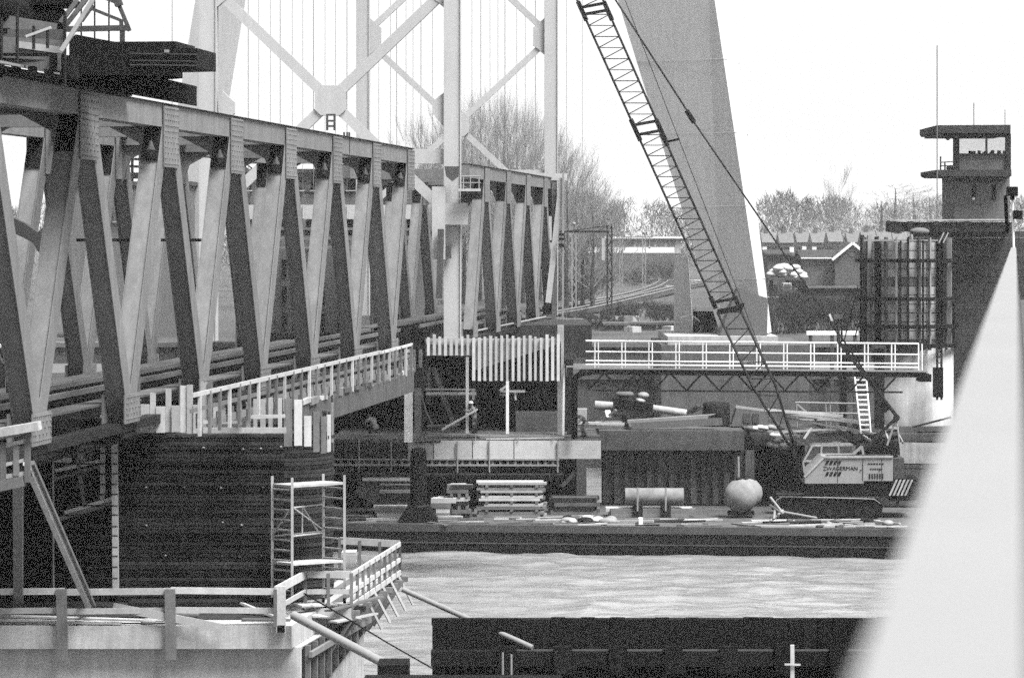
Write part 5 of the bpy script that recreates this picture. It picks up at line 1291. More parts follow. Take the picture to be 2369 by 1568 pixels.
# ---- bare trees
def twig_geo(vv, ff, p, d, L, r, depth, spread, up, rng):
    n = 2 if depth > 0 else 1
    pts = [p]
    q = p.copy(); dd = d.copy()
    for i in range(n):
        dd = (dd + Vector((rng.uniform(-.18, .18), rng.uniform(-.18, .18), rng.uniform(-.05, .1)))).normalized()
        q = q + dd * (L / n); pts.append(q.copy())
    rs = [r * (1 - .6 * i / n) for i in range(n + 1)]
    v, f = polytube_geo(pts, rs, 3)
    o = len(vv); vv.extend(v); ff.extend([tuple(i + o for i in q_) for q_ in f])
    if depth <= 0: return
    k = rng.randint(4, 6) if depth > 1 else rng.randint(8, 12)
    for i in range(k):
        t = rng.uniform(.25, 1.0); b = pts[0].lerp(pts[-1], t)
        a = rng.uniform(0, 6.283); s = rng.uniform(.5, 1.0) * spread
        nd = (dd * (1 - s * .5) + Vector((math.cos(a), math.sin(a), 0)) * s + Vector((0, 0, up))).normalized()
        twig_geo(vv, ff, b, nd, L * rng.uniform(.45, .7), max(r * .5, .010), depth - 1, spread, up, rng)
_tree_cache = {}
def bare_tree(label, loc, h, wdt, seed, group, fan=False, name='bare_tree', depth=3, rmin=.3):
    key = (seed, fan, depth)
    root = thing(name, label, 'tree', loc, group)
    if key not in _tree_cache:
        rng = random.Random(seed)
        H = 20.0
        tv, tf = polytube_geo([V(0, 0, -.5), V(.1, 0, H * .3), V(-.1, .1, H * .6), V(0, 0, H * .93)], [.38, .28, .16, .03], 7)
        me = bpy.data.meshes.new('trunk'); me.from_pydata([tuple(v) for v in tv], [], tf); me.materials.append(M['bark'])
        vv, ff = [], []
        nb_ = 30 if fan else 24
        for i in range(nb_):
            t = .14 + .8 * i / nb_
            a = rng.uniform(0, 6.283); upb = .9 if fan else .45
            d = Vector((math.cos(a), math.sin(a), upb)).normalized()
            L = H * (.34 * (1 - .55 * t) if fan else .36 * (1.05 - t)) + 1.0
            twig_geo(vv, ff, Vector((0, 0, H * t)), d, L, .055 * (1.1 - t) + .015, depth - 1, .5 if fan else .75, .75 if fan else .15, rng)
        mc = bpy.data.meshes.new('crown'); mc.from_pydata([tuple(v) for v in vv], [], ff); mc.materials.append(M['poplar'])
        _tree_cache[key] = (me, mc)
    me, mc = _tree_cache[key]
    for nm, m_ in (('trunk', me), ('crown', mc)):
        o = bpy.data.objects.new(nm, m_); COL.objects.link(o); o.parent = root
        o.scale = (wdt / 8.0, wdt / 8.0, h / 20.0); o.rotation_euler.z = seed * 1.3
    return root
pop = []
_rp = random.Random(3)
for i in range(26):
    x = 962 + i * 16.6 + _rp.uniform(-6, 6)
    yt = 262 - 62 * math.exp(-((x - 1120) / 95.) ** 2) if x < 1120 else 200 + 250 * max(0, (x - 1120) / 270.) ** 2.0
    pop.append((x, yt + _rp.uniform(-6, 26), _rp.uniform(322, 372), 6.4))
ptx = ['leftmost', 'second', 'tallest', 'fourth']
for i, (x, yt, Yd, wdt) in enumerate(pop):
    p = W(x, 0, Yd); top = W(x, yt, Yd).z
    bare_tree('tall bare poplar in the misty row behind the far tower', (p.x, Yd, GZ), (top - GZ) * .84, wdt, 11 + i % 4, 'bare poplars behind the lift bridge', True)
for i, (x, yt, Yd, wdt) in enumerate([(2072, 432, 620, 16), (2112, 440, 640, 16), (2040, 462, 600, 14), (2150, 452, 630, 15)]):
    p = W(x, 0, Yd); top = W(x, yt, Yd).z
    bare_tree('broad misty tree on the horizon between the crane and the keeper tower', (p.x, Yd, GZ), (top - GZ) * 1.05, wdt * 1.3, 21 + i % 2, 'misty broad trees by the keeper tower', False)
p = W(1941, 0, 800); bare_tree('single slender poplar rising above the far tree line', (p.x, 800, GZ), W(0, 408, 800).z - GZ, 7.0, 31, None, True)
# far wood as one mass of twigs and clumps
rng = random.Random(5)
vv, ff = [], []
for i in range(420):
    x = rng.uniform(-150, 2600); Yd = rng.uniform(640, 950)
    yt = 466 + 10 * math.sin(x * .013) + 7 * math.sin(x * .041) + rng.uniform(-8, 16)
    top = W(x, yt, Yd).z; X = W(x, 0, Yd).x; hh_ = top - GZ
    for k in range(150):
        f = rng.uniform(0, 1) ** .75
        zc = GZ + hh_ * f
        wv = 5.0 * (1.12 - f ** 2) + .3
        c_ = Vector((X + rng.gauss(0, .5) * wv, Yd + rng.uniform(-4, 4), zc)); s = rng.uniform(.7, 1.7)
        a = Vector((rng.uniform(-.8, .8), rng.uniform(-.5, .5), rng.uniform(.3, 1.2))).normalized() * s * 1.5
        b = Vector((rng.uniform(-1, 1), rng.uniform(-.3, .3), rng.uniform(-.4, .4))).normalized() * rng.uniform(.06, .17)
        o = len(vv); vv += [c_ - b, c_ + b, c_ + a]; ff.append((o, o + 1, o + 2))
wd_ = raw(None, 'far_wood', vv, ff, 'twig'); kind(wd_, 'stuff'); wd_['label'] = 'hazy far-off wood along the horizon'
# scrub on the bank (bare bushes)
def bush(label, x, y, hgt, wdt, seed, group):
    b = G(x, y)
    root = thing('bare_bush', label, 'bush', b, group); rng = random.Random(seed); vv, ff = [], []
    for i in range(26):
        a = rng.uniform(0, 6.283); rr_ = rng.uniform(0, .45) * wdt
        d = Vector((math.cos(a) * .5, math.sin(a) * .5, 1)).normalized()
        twig_geo(vv, ff, Vector((math.cos(a) * rr_, math.sin(a) * rr_, 0)), d, hgt * rng.uniform(.5, .8), .05, 2, .8, .2, rng)
    me = bpy.data.meshes.new('twigs'); me.from_pydata([tuple(v) for v in vv], [], ff); me.materials.append(M['bark'])
    o = bpy.data.objects.new('twigs', me); COL.objects.link(o); o.parent = root
for i, (x, y, h, w2) in enumerate([(1800, 775, 3.4, 3), (1835, 770, 4.0, 4), (1868, 772, 3.4, 3.5), (1905, 768, 3.0, 3.4), (1945, 765, 2.6, 3), (1975, 770, 3.2, 3.2)]):
    bush('dark bare bush on the bank right of the pylon foot', x, y, h, w2, 50 + i, 'bare bushes by the pylon')
for i, (x, y, h, w2) in enumerate([(1360, 690, 2.5, 5), (1385, 672, 3, 6), (1545, 640, 5, 6), (1535, 655, 4, 4), (1340, 705, 2.5, 4), (1450, 745, 1.6, 5), (1500, 735, 1.8, 6), (1540, 755, 2.2, 5), (1390, 760, 1.5, 5), (1470, 660, 3, 5), (1345, 765, 1.8, 4)]):
    bush('grey bush beside the curving railway tracks', x, y, h, w2, 70 + i, 'bushes along the curving tracks')
# ---- railway yard
def curve_track(label, pts, w_=.75):
    P_ = [G(x, y) for x, y in pts]
    Q = []
    for i in range(len(P_) - 1):
        a = P_[max(0, i - 1)]; b = P_[i]; c_ = P_[i + 1]; d = P_[min(len(P_) - 1, i + 2)]
        for k in range(8):
            t = k / 8; t2, t3 = t * t, t * t * t
            Q.append(.5 * ((2 * b) + (c_ - a) * t + (2 * a - 5 * b + 4 * c_ - d) * t2 + (3 * b - a - 3 * c_ + d) * t3))
    Q.append(P_[-1])
    root = thing('yard_track', label, 'railway track', P_[len(P_) // 2], 'curving tracks in the yard')
    def off(i, o):
        a = Q[max(0, i - 1)]; b = Q[min(len(Q) - 1, i + 1)]; d = (b - a).normalized(); return Q[i] + V(d.y, -d.x, 0) * o
    vv, ff = [], []
    for i in range(len(Q)):
        for o, z in ((-2.2, .28), (-1.5, .45), (1.5, .45), (2.2, .28)): vv.append(off(i, o) + V(0, 0, z))
        if i:
            for k in range(3): ff.append(((i - 1) * 4 + k, (i - 1) * 4 + k + 1, i * 4 + k + 1, i * 4 + k))
    raw(root, 'ballast_bed', vv, ff, 'ballast')
    for o in (-w_, w_):
        polytube(root, 'rail', [off(i, o) + V(0, 0, .56) for i in range(len(Q))], .11, 'rail', 5)
curve_track('nearest curving track in the yard, sweeping right behind the pylon', [(1270, 738), (1340, 726), (1420, 708), (1500, 688), (1580, 668), (1660, 652)])
curve_track('middle curving track in the yard, bending round behind the catenary mast', [(1270, 722), (1340, 712), (1420, 697), (1480, 682), (1525, 664), (1535, 650), (1500, 640), (1440, 634), (1360, 630)])
curve_track('farthest curving track, the thin line across the yard above the others', [(1330, 652), (1420, 650), (1480, 652), (1560, 656), (1640, 656)])
def catenary(label, x, y, ytop, m='steel_dark', r=.16, arm=0, dark=True):
    b = G(x, y); root = thing('catenary_mast', label, 'mast', b)
    top = W(x, ytop, b.y)
    for dx in (-.22, .22):
        bar(root, 'leg', b + V(dx, 0, 0), V(b.x + dx, b.y, top.z), r, r, m)
    n = int((top.z - b.z) / .9)
    for i in range(n):
        z = b.z + i * .9; tube(root, 'lattice_bar', V(b.x - .22 * (-1) ** i, b.y, z), V(b.x + .22 * (-1) ** i, b.y, z + .9), .05, m, 'cyl6')
    if arm:
        bar(root, 'arm', V(b.x, b.y, top.z - .6), V(b.x + arm, b.y, top.z - .6), .14, .2, m); tube(root, 'stay', V(b.x, b.y, top.z), V(b.x + arm * .9, b.y, top.z - .6), .05, m, 'cyl6')
        tube(root, 'dropper', V(b.x + arm * .9, b.y, top.z - .6), V(b.x + arm * .9, b.y, top.z - 2.2), .05, m, 'cyl6')
    ball(root, 'insulator', V(b.x + (arm * .9 if arm else 0), b.y, top.z - (2.2 if arm else -.1)), .2, m)
    return root
cm = catenary('dark lattice catenary mast standing among the curving tracks', 1410, 742, 522, arm=-5); 
box2(cm, 'relay_box', G(1406, 742) + V(-.6, -.3, 6.0), G(1406, 742) + V(-.3, .3, 8.2), 'concrete')
catenary('pale thin catenary mast right of the dark lattice mast', 1437, 668, 540, 'galv', .1, 5)
catenary('distant pale catenary mast between pylon and yard', 1490, 690, 540, 'galv', .09)
catenary('slim grey catenary mast in front of the bare poplars', 1328, 724, 520, 'galv', .12)
# long low depot building
dp = thing('depot_shed', 'long low pale depot with bright lower band beyond the railway yard', 'building', W(1450, 640, 560))
DYd = 540
box2(dp, 'wall', W(1330, 556, DYd), V(W(1575, 0, DYd).x, DYd + 20, GZ - .5), 'concrete')
box2(dp, 'bright_band', W(1345, 572, DYd - .3), W(1560, 585, DYd - .2), 'white')
box2(dp, 'roof_edge', W(1345, 548, DYd - .6), W(1566, 551.5, DYd + 22), 'white'); box2(dp, 'roof', W(1330, 551.5, DYd - .4), W(1570, 556, DYd + 22), 'roofd')
for i in range(9):
    box2(dp, 'window', W(1352 + i * 24, 558, DYd - .12), W(1370 + i * 24, 569, DYd - .05), 'plaster' if i % 2 else 'housewall')
box2(dp, 'chimney', W(1448, 540, DYd - .5), W(1456, 549, DYd + 1), 'white')
box2(dp, 'base_wall', W(1330, 586, DYd - .35), V(W(1575, 0, DYd).x, DYd - .15, GZ - .4), 'housewall')
# parked wagons (dark) below the depot
for i, (x0, x1) in enumerate(((1340, 1398), (1420, 1480), (1484, 1548))):
    Yd = 630; wg = thing('goods_wagon', ('dark goods wagon left of the lattice mast in the yard', 'dark goods wagon in the yard right of the lattice mast', 'dark goods wagon nearest the pylon in the yard')[i], 'wagon', W(x0 + 25, 655, Yd))
    zb_ = GZ + 1.2
    box2(wg, 'body', V(W(x0, 0, Yd).x, Yd, zb_), V(W(x1, 0, Yd).x, Yd + 2.8, zb_ + 2.6), 'roofd'); box2(wg, 'roof', V(W(x0, 0, Yd).x - .1, Yd - .1, zb_ + 2.6), V(W(x1, 0, Yd).x + .1, Yd + 2.9, zb_ + 2.85), 'steel_mid')
    for f in (.12, .28, .72, .88):
        xx = W(x0 + (x1 - x0) * f, 0, Yd).x; tube(wg, 'wheel', V(xx, Yd + .2, GZ + .95), V(xx, Yd + .35, GZ + .95), .5, 'black')
    box2(wg, 'underframe', V(W(x0, 0, Yd).x, Yd + .1, zb_ - .3), V(W(x1, 0, Yd).x, Yd + 2.6, zb_), 'black')
# small huts, blocks on the near yard
for i, (x0, x1, yt, yb, Yd, m, lab) in enumerate(((1478, 1502, 705, 716, 300, 'sack', 'small flat white box beside the tracks'), (1345, 1400, 746, 752, 262, 'housewall', 'low dark hut at the near edge of the yard'), (1400, 1452, 752, 770, 258, 'housewall', 'low grey hut before the yard edge'), (1525, 1560, 750, 772, 262, 'roofd', 'low dark hut left of the pylon foot'), (1310, 1345, 744, 756, 245, 'sack', 'bright slab lying by the broad pale beam'), (1462, 1518, 751, 768, 260, 'housewall', 'middle grey hut with a plain front before the yard'))):
    hut = thing('yard_hut', lab, 'hut', V(W(x0, 0, Yd).x, Yd, GZ)); box2(hut, 'wall', V(W(x0, 0, Yd).x, Yd, GZ - .5), V(W(x1, 0, Yd).x, Yd + 3, W(0, yt, Yd).z), m)
    box2(hut, 'roof', V(W(x0, 0, Yd).x - .2, Yd - .2, W(0, yt, Yd).z), V(W(x1, 0, Yd).x + .2, Yd + 3.2, W(0, yt, Yd).z + .2), 'housewall' if m != 'white' else 'plaster')
rngc = random.Random(17)
for i in range(34):
    x = rngc.uniform(1320, 1560); y = rngc.uniform(640, 775)
    if 650 < y < 735 and i % 3: continue
    b = G(x, y); s = rngc.uniform(.4, 1.3)
    o = box(None, 'yard_crate', b + V(0, 0, s * .3), (s * rngc.uniform(.6, 2.2), s, s * .6), rngc.choice(['concrete', 'plaster', 'housewall', 'roofd', 'plaster']), rngc.uniform(0, 1)); tag(o, 'small crate or block lying about the railway yard', 'crate', 'crates scattered over the railway yard')
# houses on the right
def house(label, x0, x1, ye, yr, Yd, gable, wall='housewall', roof='roofd', trim=True):
    X0, X1 = W(x0, 0, Yd).x, W(x1, 0, Yd).x; ze, zr = W(0, ye, Yd).z, W(0, yr, Yd).z; D = 9
    root = thing('house', label, 'house', V((X0 + X1) / 2, Yd, GZ))
    box2(root, 'wall', V(X0, Yd, GZ - .5), V(X1, Yd + D, ze), wall)
    if gable:
        xm = (X0 + X1) / 2
        prism(root, 'gable', [V(X0, Yd, ze), V(X1, Yd, ze), V(xm, Yd, zr)], (0, D, 0), wall)
        for s, xe in ((-1, X0), (1, X1)):
            r_ = prism(root, 'roof', [V(xe + s * .4, Yd - .3, ze - .2), V(xm, Yd - .3, zr + .05), V(xm, Yd - .3, zr + .3), V(xe + s * .4, Yd - .3, ze + .05)], (0, D + .6, 0), roof)
            if trim: bar(r_, 'barge_board', V(xe + s * .4, Yd - .4, ze - .05), V(xm, Yd - .4, zr + .2), .1, .32, 'white', side=(0, 1, 0))
        tube(root, 'round_window', V(xm, Yd - .06, ze + (zr - ze) * .5), V(xm, Yd + .05, ze + (zr - ze) * .5), .55, 'plaster')
    else:
        prism(root, 'roof', [V(X0 - .3, Yd - .4, ze), V(X0 - .3, Yd + D / 2, zr), V(X0 - .3, Yd + D + .4, ze)], V(X1 - X0 + .6, 0, 0), roof)
        bar(root, 'gutter', V(X0 - .3, Yd - .45, ze), V(X1 + .3, Yd - .45, ze), .12, .14, 'white' if trim else 'steel_mid', side=(0, 1, 0))
    n = max(2, int((X1 - X0) / 3))
    for i in range(n):
        xx = X0 + (X1 - X0) * (i + .5) / n
        wn_ = box2(root, 'window', V(xx - .55, Yd - .06, GZ + 1.1), V(xx + .55, Yd + .02, GZ + 2.5), 'black'); box2(wn_, 'sill', V(xx - .65, Yd - .12, GZ + 1.0), V(xx + .65, Yd, GZ + 1.1), 'white')
    return root
house('gabled house with white barge boards left of the round column', 1932, 2012, 600, 566, 345, True)
house('long low house with a pale gutter joined to the gabled house', 1858, 1932, 597, 578, 347, False)
house('dark flat block at the left of the long low house', 1776, 1826, 588, 578, 350, False, 'housewall', 'roofd', False)
house('pale narrow house between the dark block and the long house', 1826, 1858, 592, 584, 352, False, 'plaster', 'roofd', False)
for i in range(10):
    x0 = 1765 + i * 38 + rngc.uniform(-6, 6); Yd = 520 + rngc.uniform(0, 60)
    X0, X1 = W(x0, 0, Yd).x, W(x0 + 34, 0, Yd).x
    rh = thing('row_house', 'roof of a hazy terraced house in the far row on the right', 'house', V((X0 + X1) / 2, Yd, GZ), 'hazy terraced houses on the right')
    ze = W(0, 560 + rngc.uniform(-3, 5), Yd).z
    box2(rh, 'wall', V(X0, Yd, GZ - .5), V(X1, Yd + 8, ze), 'housewall'); prism(rh, 'roof', [V(X0, Yd - .3, ze), V(X0, Yd + 4, ze + 2.0), V(X0, Yd + 8.3, ze)], V(X1 - X0, 0, 0), 'plaster')
    box2(rh, 'chimney', V(X0 + .8, Yd + 3.4, ze + 1.5), V(X0 + 1.4, Yd + 4.2, ze + 2.9), 'housewall')
    for k in range(3):
        xx = X0 + (X1 - X0) * (k + .5) / 3; box2(rh, 'window', V(xx - .4, Yd - .04, ze - 2.0), V(xx + .4, Yd + .02, ze - .8), 'white' if (i + k) % 3 == 0 else 'black')
hp2 = thing('sack_heap', 'heap of white sacks in the yard right of the pylon', 'sacks', W(1820, 645, 268))
for i in range(22):
    x = rngc.uniform(1782, 1858); y = rngc.uniform(614, 642) if x < 1840 else rngc.uniform(628, 644)
    ball(hp2, 'sack', W(x, y, 268 + rngc.uniform(-1, 2)), (.55, .5, .28), 'sack', rngc.uniform(0, 3))
st_ = thing('yard_bank', 'dark storage rack holding the heap of white sacks', 'rack', W(1820, 680, 269))
box2(st_, 'shelf', W(1778, 642, 267), W(1866, 646, 271), 'conc_mid'); 
for x in (1784, 1822, 1860): bar(st_, 'leg', W(x, 646, 268.5), V(W(x, 0, 268.5).x, 268.5, GZ), .3, .3, 'steel_mid')
ml = thing('parked_machine', 'grey construction machine with a dark tilted arm beyond the bushes', 'machine', W(1840, 690, 255))
box2(ml, 'body', W(1808, 668, 255), W(1850, 694, 255) + V(0, 3, 0), 'plaster'); box2(ml, 'cab', W(1812, 655, 255.2), W(1832, 670, 255.2) + V(0, 2, 0), 'concrete'); box2(ml, 'window', W(1815, 658, 255.15), W(1829, 667, 255.2), 'glass')
bar(ml, 'arm', W(1850, 660, 254.8), W(1868, 684, 254.8), .5, .5, 'black'); 
for x in (1815, 1845): tube(ml, 'wheel', W(x, 696, 254.9), W(x, 696, 255.9), .55, 'rubber')
lr = thing('flat_trailer', 'long dark trailer parked before the gabled house', 'trailer', W(1940, 700, 256)); box2(lr, 'load', W(1880, 668, 256), W(1992, 684, 256) + V(0, 2.5, 0), 'steel_dark'); box2(lr, 'sheet', W(1870, 663, 255.8), W(1992, 667, 255.8) + V(0, 2.6, 0), 'plaster'); box2(lr, 'bed', W(1868, 685, 255.9), W(1994, 690, 255.9) + V(0, 2.5, 0), 'conc_mid')
for x in (1885, 1895, 1965, 1978): tube(lr, 'wheel', W(x, 696, 255.8), W(x, 696, 256.1), .5, 'rubber')
# white gate beam and crane hook block near the column
wb = thing('white_beam', 'bright white beam on stands left of the round column formwork', 'beam', W(1930, 790, 205)); box2(wb, 'beam', W(1866, 766, 205), W(1986, 775, 205) + V(0, .5, 0), 'white')
for x in (1875, 1925, 1978): bar(wb, 'stand', W(x, 775, 205.2), V(W(x, 0, 205.2).x, 205.2, 3.2), .25, .25, 'steel_mid')
mp_ = thing('mobile_platform', 'thin working mast with a small white lamp left of the round column', 'mast', W(1945, 800, 172))
tube(mp_, 'mast', W(1938, 730, 172), W(1942, 860, 172), .1, 'steel_mid'); tube(mp_, 'mast', W(1946, 735, 172), W(1950, 860, 172), .06, 'steel_dark'); bar(mp_, 'boom', W(1985, 660, 172), W(1950, 800, 172), .06, .06, 'steel_dark'); bar(mp_, 'boom', W(1995, 720, 172), W(1972, 800, 172), .06, .06, 'steel_dark'); bar(mp_, 'boom', W(1900, 700, 172), W(1935, 770, 172), .05, .05, 'steel_dark')
bar(mp_, 'lamp', W(1919, 727, 171.8), W(1925, 742, 171.8), .15, .12, 'white'); box2(mp_, 'head', W(1930, 728, 171.8), W(1948, 738, 172.2), 'plaster'); box2(mp_, 'cabin', W(1955, 790, 171.5), W(1992, 845, 173), 'steel_mid'); bar(mp_, 'post', W(1950, 850, 172), V(W(1950, 0, 172).x, 172, 0), .4, .4, 'steel_mid')
# two dark openings on the round column's foot
dd = thing('machine_cabinet', 'black open cabinet behind the right end of the footbridge railing', 'cabinet', W(2035, 845, 163)); box2(dd, 'body', W(2020, 800, 163.2), W(2050, 838, 163.2) + V(0, .8, 0), 'steel_mid'); box2(dd, 'opening', W(2023, 806, 163.1), W(2046, 836, 163.2), 'black')
box2(dd, 'stand', W(2026, 838, 163.3), V(W(2046, 0, 163.3).x, 164, W(0, 985, 166).z), 'steel_dark')

# ================================================================ structures seen through the truss
vh = thing('viaduct_girder', 'pale horizontal girder of the neighbouring bridge seen through the truss', 'girder', W(700, 500, 205))
box2(vh, 'girder', W(520, 474, 205), W(1003, 507, 205) + V(0, 6, 0), 'tower')
for i in range(14):
    x = 530 + i * 34; box2(vh, 'stiffener', W(x, 475, 204.85), W(x + 3, 506, 205), 'tower')
box2(vh, 'soffit_beam', W(520, 507, 205.6), W(1003, 545, 205.6) + V(0, 4, 0), 'steel_dark')
for i in range(16):
    x = 530 + i * 29; bar(vh, 'hanger_frame', W(x, 507, 204.9), W(x + rnd(-8, 8), 575, 204.9), .25, .25, random.choice(['steel_mid', 'black', 'plaster']))
for yy in (528, 552, 573): bar(vh, 'cross_tie', W(520, yy, 204.7), W(1003, yy + rnd(-4, 4), 204.7), .2, .2, random.choice(['steel_mid', 'plaster']), side=(0, 1, 0))
for x in (560, 690, 820, 950):
    box2(vh, 'pier_shaft', W(x, 575, 206), V(W(x + 34, 0, 206).x, 209, 0), 'plaster')
mh = thing('machine_house', 'grey clad machine house with dark windows behind the truss', 'building', W(640, 560, 214))
box2(mh, 'wall', W(545, 398, 214), V(W(960, 0, 214).x, 221, 3), 'plaster')
box2(mh, 'roof', W(538, 391, 213.6), W(968, 399, 213.6) + V(0, 8, 0), 'steel_mid')
for i in range(10):
    x = 560 + i * 40
    wn_ = box2(mh, 'window', W(x, 412, 213.9), W(x + 22, 440, 214.02), 'black'); box2(wn_, 'sill', W(x - 2, 440, 213.8), W(x + 24, 443, 214), 'concrete')
for j in range(3):
    for i in range(9):
        x = 565 + i * 44; box2(mh, 'slot_window', W(x, 600 + j * 62, 213.9), W(x + 10, 640 + j * 62, 214.02), 'black')
stair = thing('steel_stair', 'zigzag steel stair on the front of the machine house', 'stair', W(680, 470, 210))
for i in range(5):
    x0 = 560 + i * 85
    bar(stair, 'stringer', W(x0, 385 + (i % 2) * 12, 211), W(x0 + 70, 440, 211), .3, .3, 'steel_mid', side=(0, 1, 0)); bar(stair, 'stringer', W(x0, 372 + (i % 2) * 12, 211), W(x0 + 70, 427, 211), .1, .1, 'black', side=(0, 1, 0))
    bar(stair, 'landing', W(x0 + 60, 446, 211), W(x0 + 96, 446, 211), .8, .2, 'black', side=(0, 1, 0))
    for k in range(4): tube(stair, 'baluster', W(x0 + 8 + k * 18, 380 + k * 14, 211), W(x0 + 8 + k * 18, 392 + k * 14, 211), .06, 'steel_mid', 'cyl6')
for i in range(4): bar(stair, 'support', W(575 + i * 105, 446, 211.3), V(W(575 + i * 105, 0, 211.3).x, 211.3, 3), .25, .25, 'steel_mid')
gb = thing('grey_block', 'plain grey building block behind the left part of the truss', 'building', W(330, 600, 235))
box2(gb, 'wall', W(150, 428, 235), V(W(440, 0, 235).x, 246, 6), 'plaster'); box2(gb, 'parapet', W(146, 420, 234.8), W(446, 429, 234.8) + V(0, 12, 0), 'steel_mid')
for i in range(6):
    x = 262 + i * 30; wn_ = box2(gb, 'window', W(x, 488, 234.9), W(x + 16, 512, 235.02), 'white' if i in (1,) else 'glass'); box2(wn_, 'sill', W(x - 2, 512, 234.8), W(x + 18, 515, 235), 'concrete')
lat = thing('lattice_frame', 'small dark lattice frame against the bright sky above the grey block', 'frame', W(300, 410, 233))
for x in (276, 291, 306, 324): bar(lat, 'upright', W(x, 352, 233), W(x, 420, 233), .2, .2, 'black')
for y in (354, 367, 384, 405): bar(lat, 'crossbar', W(272, y, 233), W(326, y + 2, 233), .2, .2 if y < 400 else .5, 'black', side=(0, 1, 0))
# worker on the track inside the truss and a black frame trolley
J5 = dict(J1); 
pz = T(79.5, -3.6, 11.95); person('worker in bright jacket standing on the track inside the truss', pz, R(-40), J5, 'cloth_l', 'cloth_l', 'helmet', .85)
tro = thing('track_trolley', 'thin black frame trolley standing beside the track in the truss', 'trolley', T(84, -4.8, 11.9))
for o in (-4.4, -5.3):
    for yy in (83.4, 84.6): tube(tro, 'leg', T(yy, o, 11.88), T(yy, o, 13.0), .04, 'black', 'cyl6')
    tube(tro, 'rail', T(83.4, o, 13.0), T(84.6, o, 13.0), .04, 'black', 'cyl6'); tube(tro, 'rail', T(83.4, o, 12.4), T(84.6, o, 12.4), .04, 'black', 'cyl6')
tube(tro, 'crossbar', T(83.4, -4.4, 13.0), T(83.4, -5.3, 13.0), .04, 'black', 'cyl6')
bx = thing('equipment_box', 'pale equipment box on the bridge walkway in the second panel', 'box', T(78.2, -5.2, 11.9)); box(bx, 'body', T(78.2, -5.2, 12.35), (.5, .7, .8), 'timber'); box(bx, 'lid', T(78.2, -5.2, 12.79), (.56, .76, .08), 'timber2')
for i in range(5):
    o = ball(None, 'gravel_bag', T(79.6 + i * .35, -5.5 + rnd(-.2, .2), 12.0), (.25, .2, .16), 'plaster'); tag(o, 'grey bag on the walkway behind the worker on the track', 'bag', 'bags on the bridge walkway')
# rails of the far part: white guard rails beside the lift span
for (a, b, Yd, lab) in (((1080, 770), (1262, 733), 150, 'thin pale handrail climbing right in front of the lift span'),):
    o = tube(None, 'handrail', W(a[0], a[1], 150), W(b[0], b[1], 176), .06, 'galv'); tag(o, lab, 'handrail')
for i, (x, y0, y1) in enumerate(((1145, 392, 415), (1180, 388, 400))):
    pass
# flank tower stair frames by the lift span
lf = thing('guide_frame', 'pale guide frames and ladders between the lift span and its far tower', 'frame', W(1250, 760, 182))
bar(lf, 'head_beam', W(1232, 408, 181), W(1312, 410, 181), .4, .45, 'tower', side=(0, 1, 0))
for x in (1240, 1282): bar(lf, 'post', W(x, 410, 181), W(x, 790, 181), .3, .3, 'plaster')
box2(lf, 'panel', W(1244, 425, 181.3), W(1280, 500, 181.3) + V(0, .2, 0), 'steel_mid')
bar(lf, 'leaning_leg', W(1300, 412, 180.5), W(1268, 700, 180.5), .35, .35, 'tower'); bar(lf, 'leaning_leg', W(1303, 400, 180.2), W(1302, 760, 180.2), .12, .12, 'galv')
for yy in (560, 620, 680): bar(lf, 'tie', W(1240, yy, 181), W(1284, yy - 2, 181), .15, .15, 'plaster', side=(0, 1, 0))
for (x, y0, y1) in ((1300, 540, 548), (1300, 550, 558), (1300, 564, 574)): box2(lf, 'bolt_plate', W(x - 7, y0, 179.9), W(x + 6, y1 - 2, 180), 'black')
# ================================================================ work deck and stores on top of the truss (upper left)
wd2 = thing('top_deck', 'dark timber working deck on top of the truss at the upper left', 'platform', T(66, -3, 20.4))
y = 50.5
while y < 80.3:
    bar(wd2, 'plank', T(y, .35, 20.43), T(y, -6.8, 20.43), .44, .07, 'timber_dark', side=UD); y += .5
for o in (.1, -2.2, -4.6): bar(wd2, 'bearer', T(50, o, 20.36 if o > -.5 else 20.3), T(80.2, o, 20.36 if o > -.5 else 20.3), .12, .06, 'timber_dark', side=ND)
bar(wd2, 'edge_pipe', T(50, .4, 20.52), T(80.4, .4, 20.52), .08, .06, 'galv', side=ND)
o_ = thing('steel_box_stack', 'big black stack of steel boxes and plates on top of the truss', 'steel stack', T(75, -1.5, 20.5))
# long black beams jutting to the right
prism(o_, 'beam', [W(160, 92, 72.5), W(175, 80, 72.5), W(215, 88, 72.5), W(265, 97, 72.5), W(407, 96, 72.5), W(407, 112, 72.5), W(457, 112, 72.5), W(457, 156, 72.5), W(378, 158, 72.5), W(378, 172, 72.5), W(340, 175, 72.5), W(160, 172, 72.5)], UD * 2.0, 'black')
prism(o_, 'box', [W(120, 170, 73), W(340, 174, 73), W(390, 186, 73), W(390, 234, 73), W(300, 218, 73), W(120, 186, 73)], UD * 3.0, 'void')
box2(o_, 'label_plate', W(380, 115, 72.4), W(392, 122, 72.42), 'galv')
for yy in (124, 140, 150): bar(o_, 'seam', W(300, yy, 72.45), W(455, yy + 2, 72.45), .03, .025, 'steel_mid', side=(0, 1, 0))
dcb = thing('deck_boxes', 'row of dark blocks with pale gaps along the edge of the top deck', 'blocks', W(70, 150, 69))
for i in range(4):
    x = -12 + i * 38; y0 = 139 + i * 7
    box2(dcb, 'block', W(x, y0, 69), W(x + 16, y0 + 24, 69) + V(0, .4, 0), 'black')
prism(dcb, 'sill', [W(-20, 132, 69.5), W(115, 132, 69.5), W(115, 166, 69.5), W(-20, 146, 69.5)], UD * .3, 'plaster')
bar(dcb, 'rail', W(-20, 126, 69.2), W(150, 128, 69.2), .12, .07, 'black', side=(0, 1, 0))
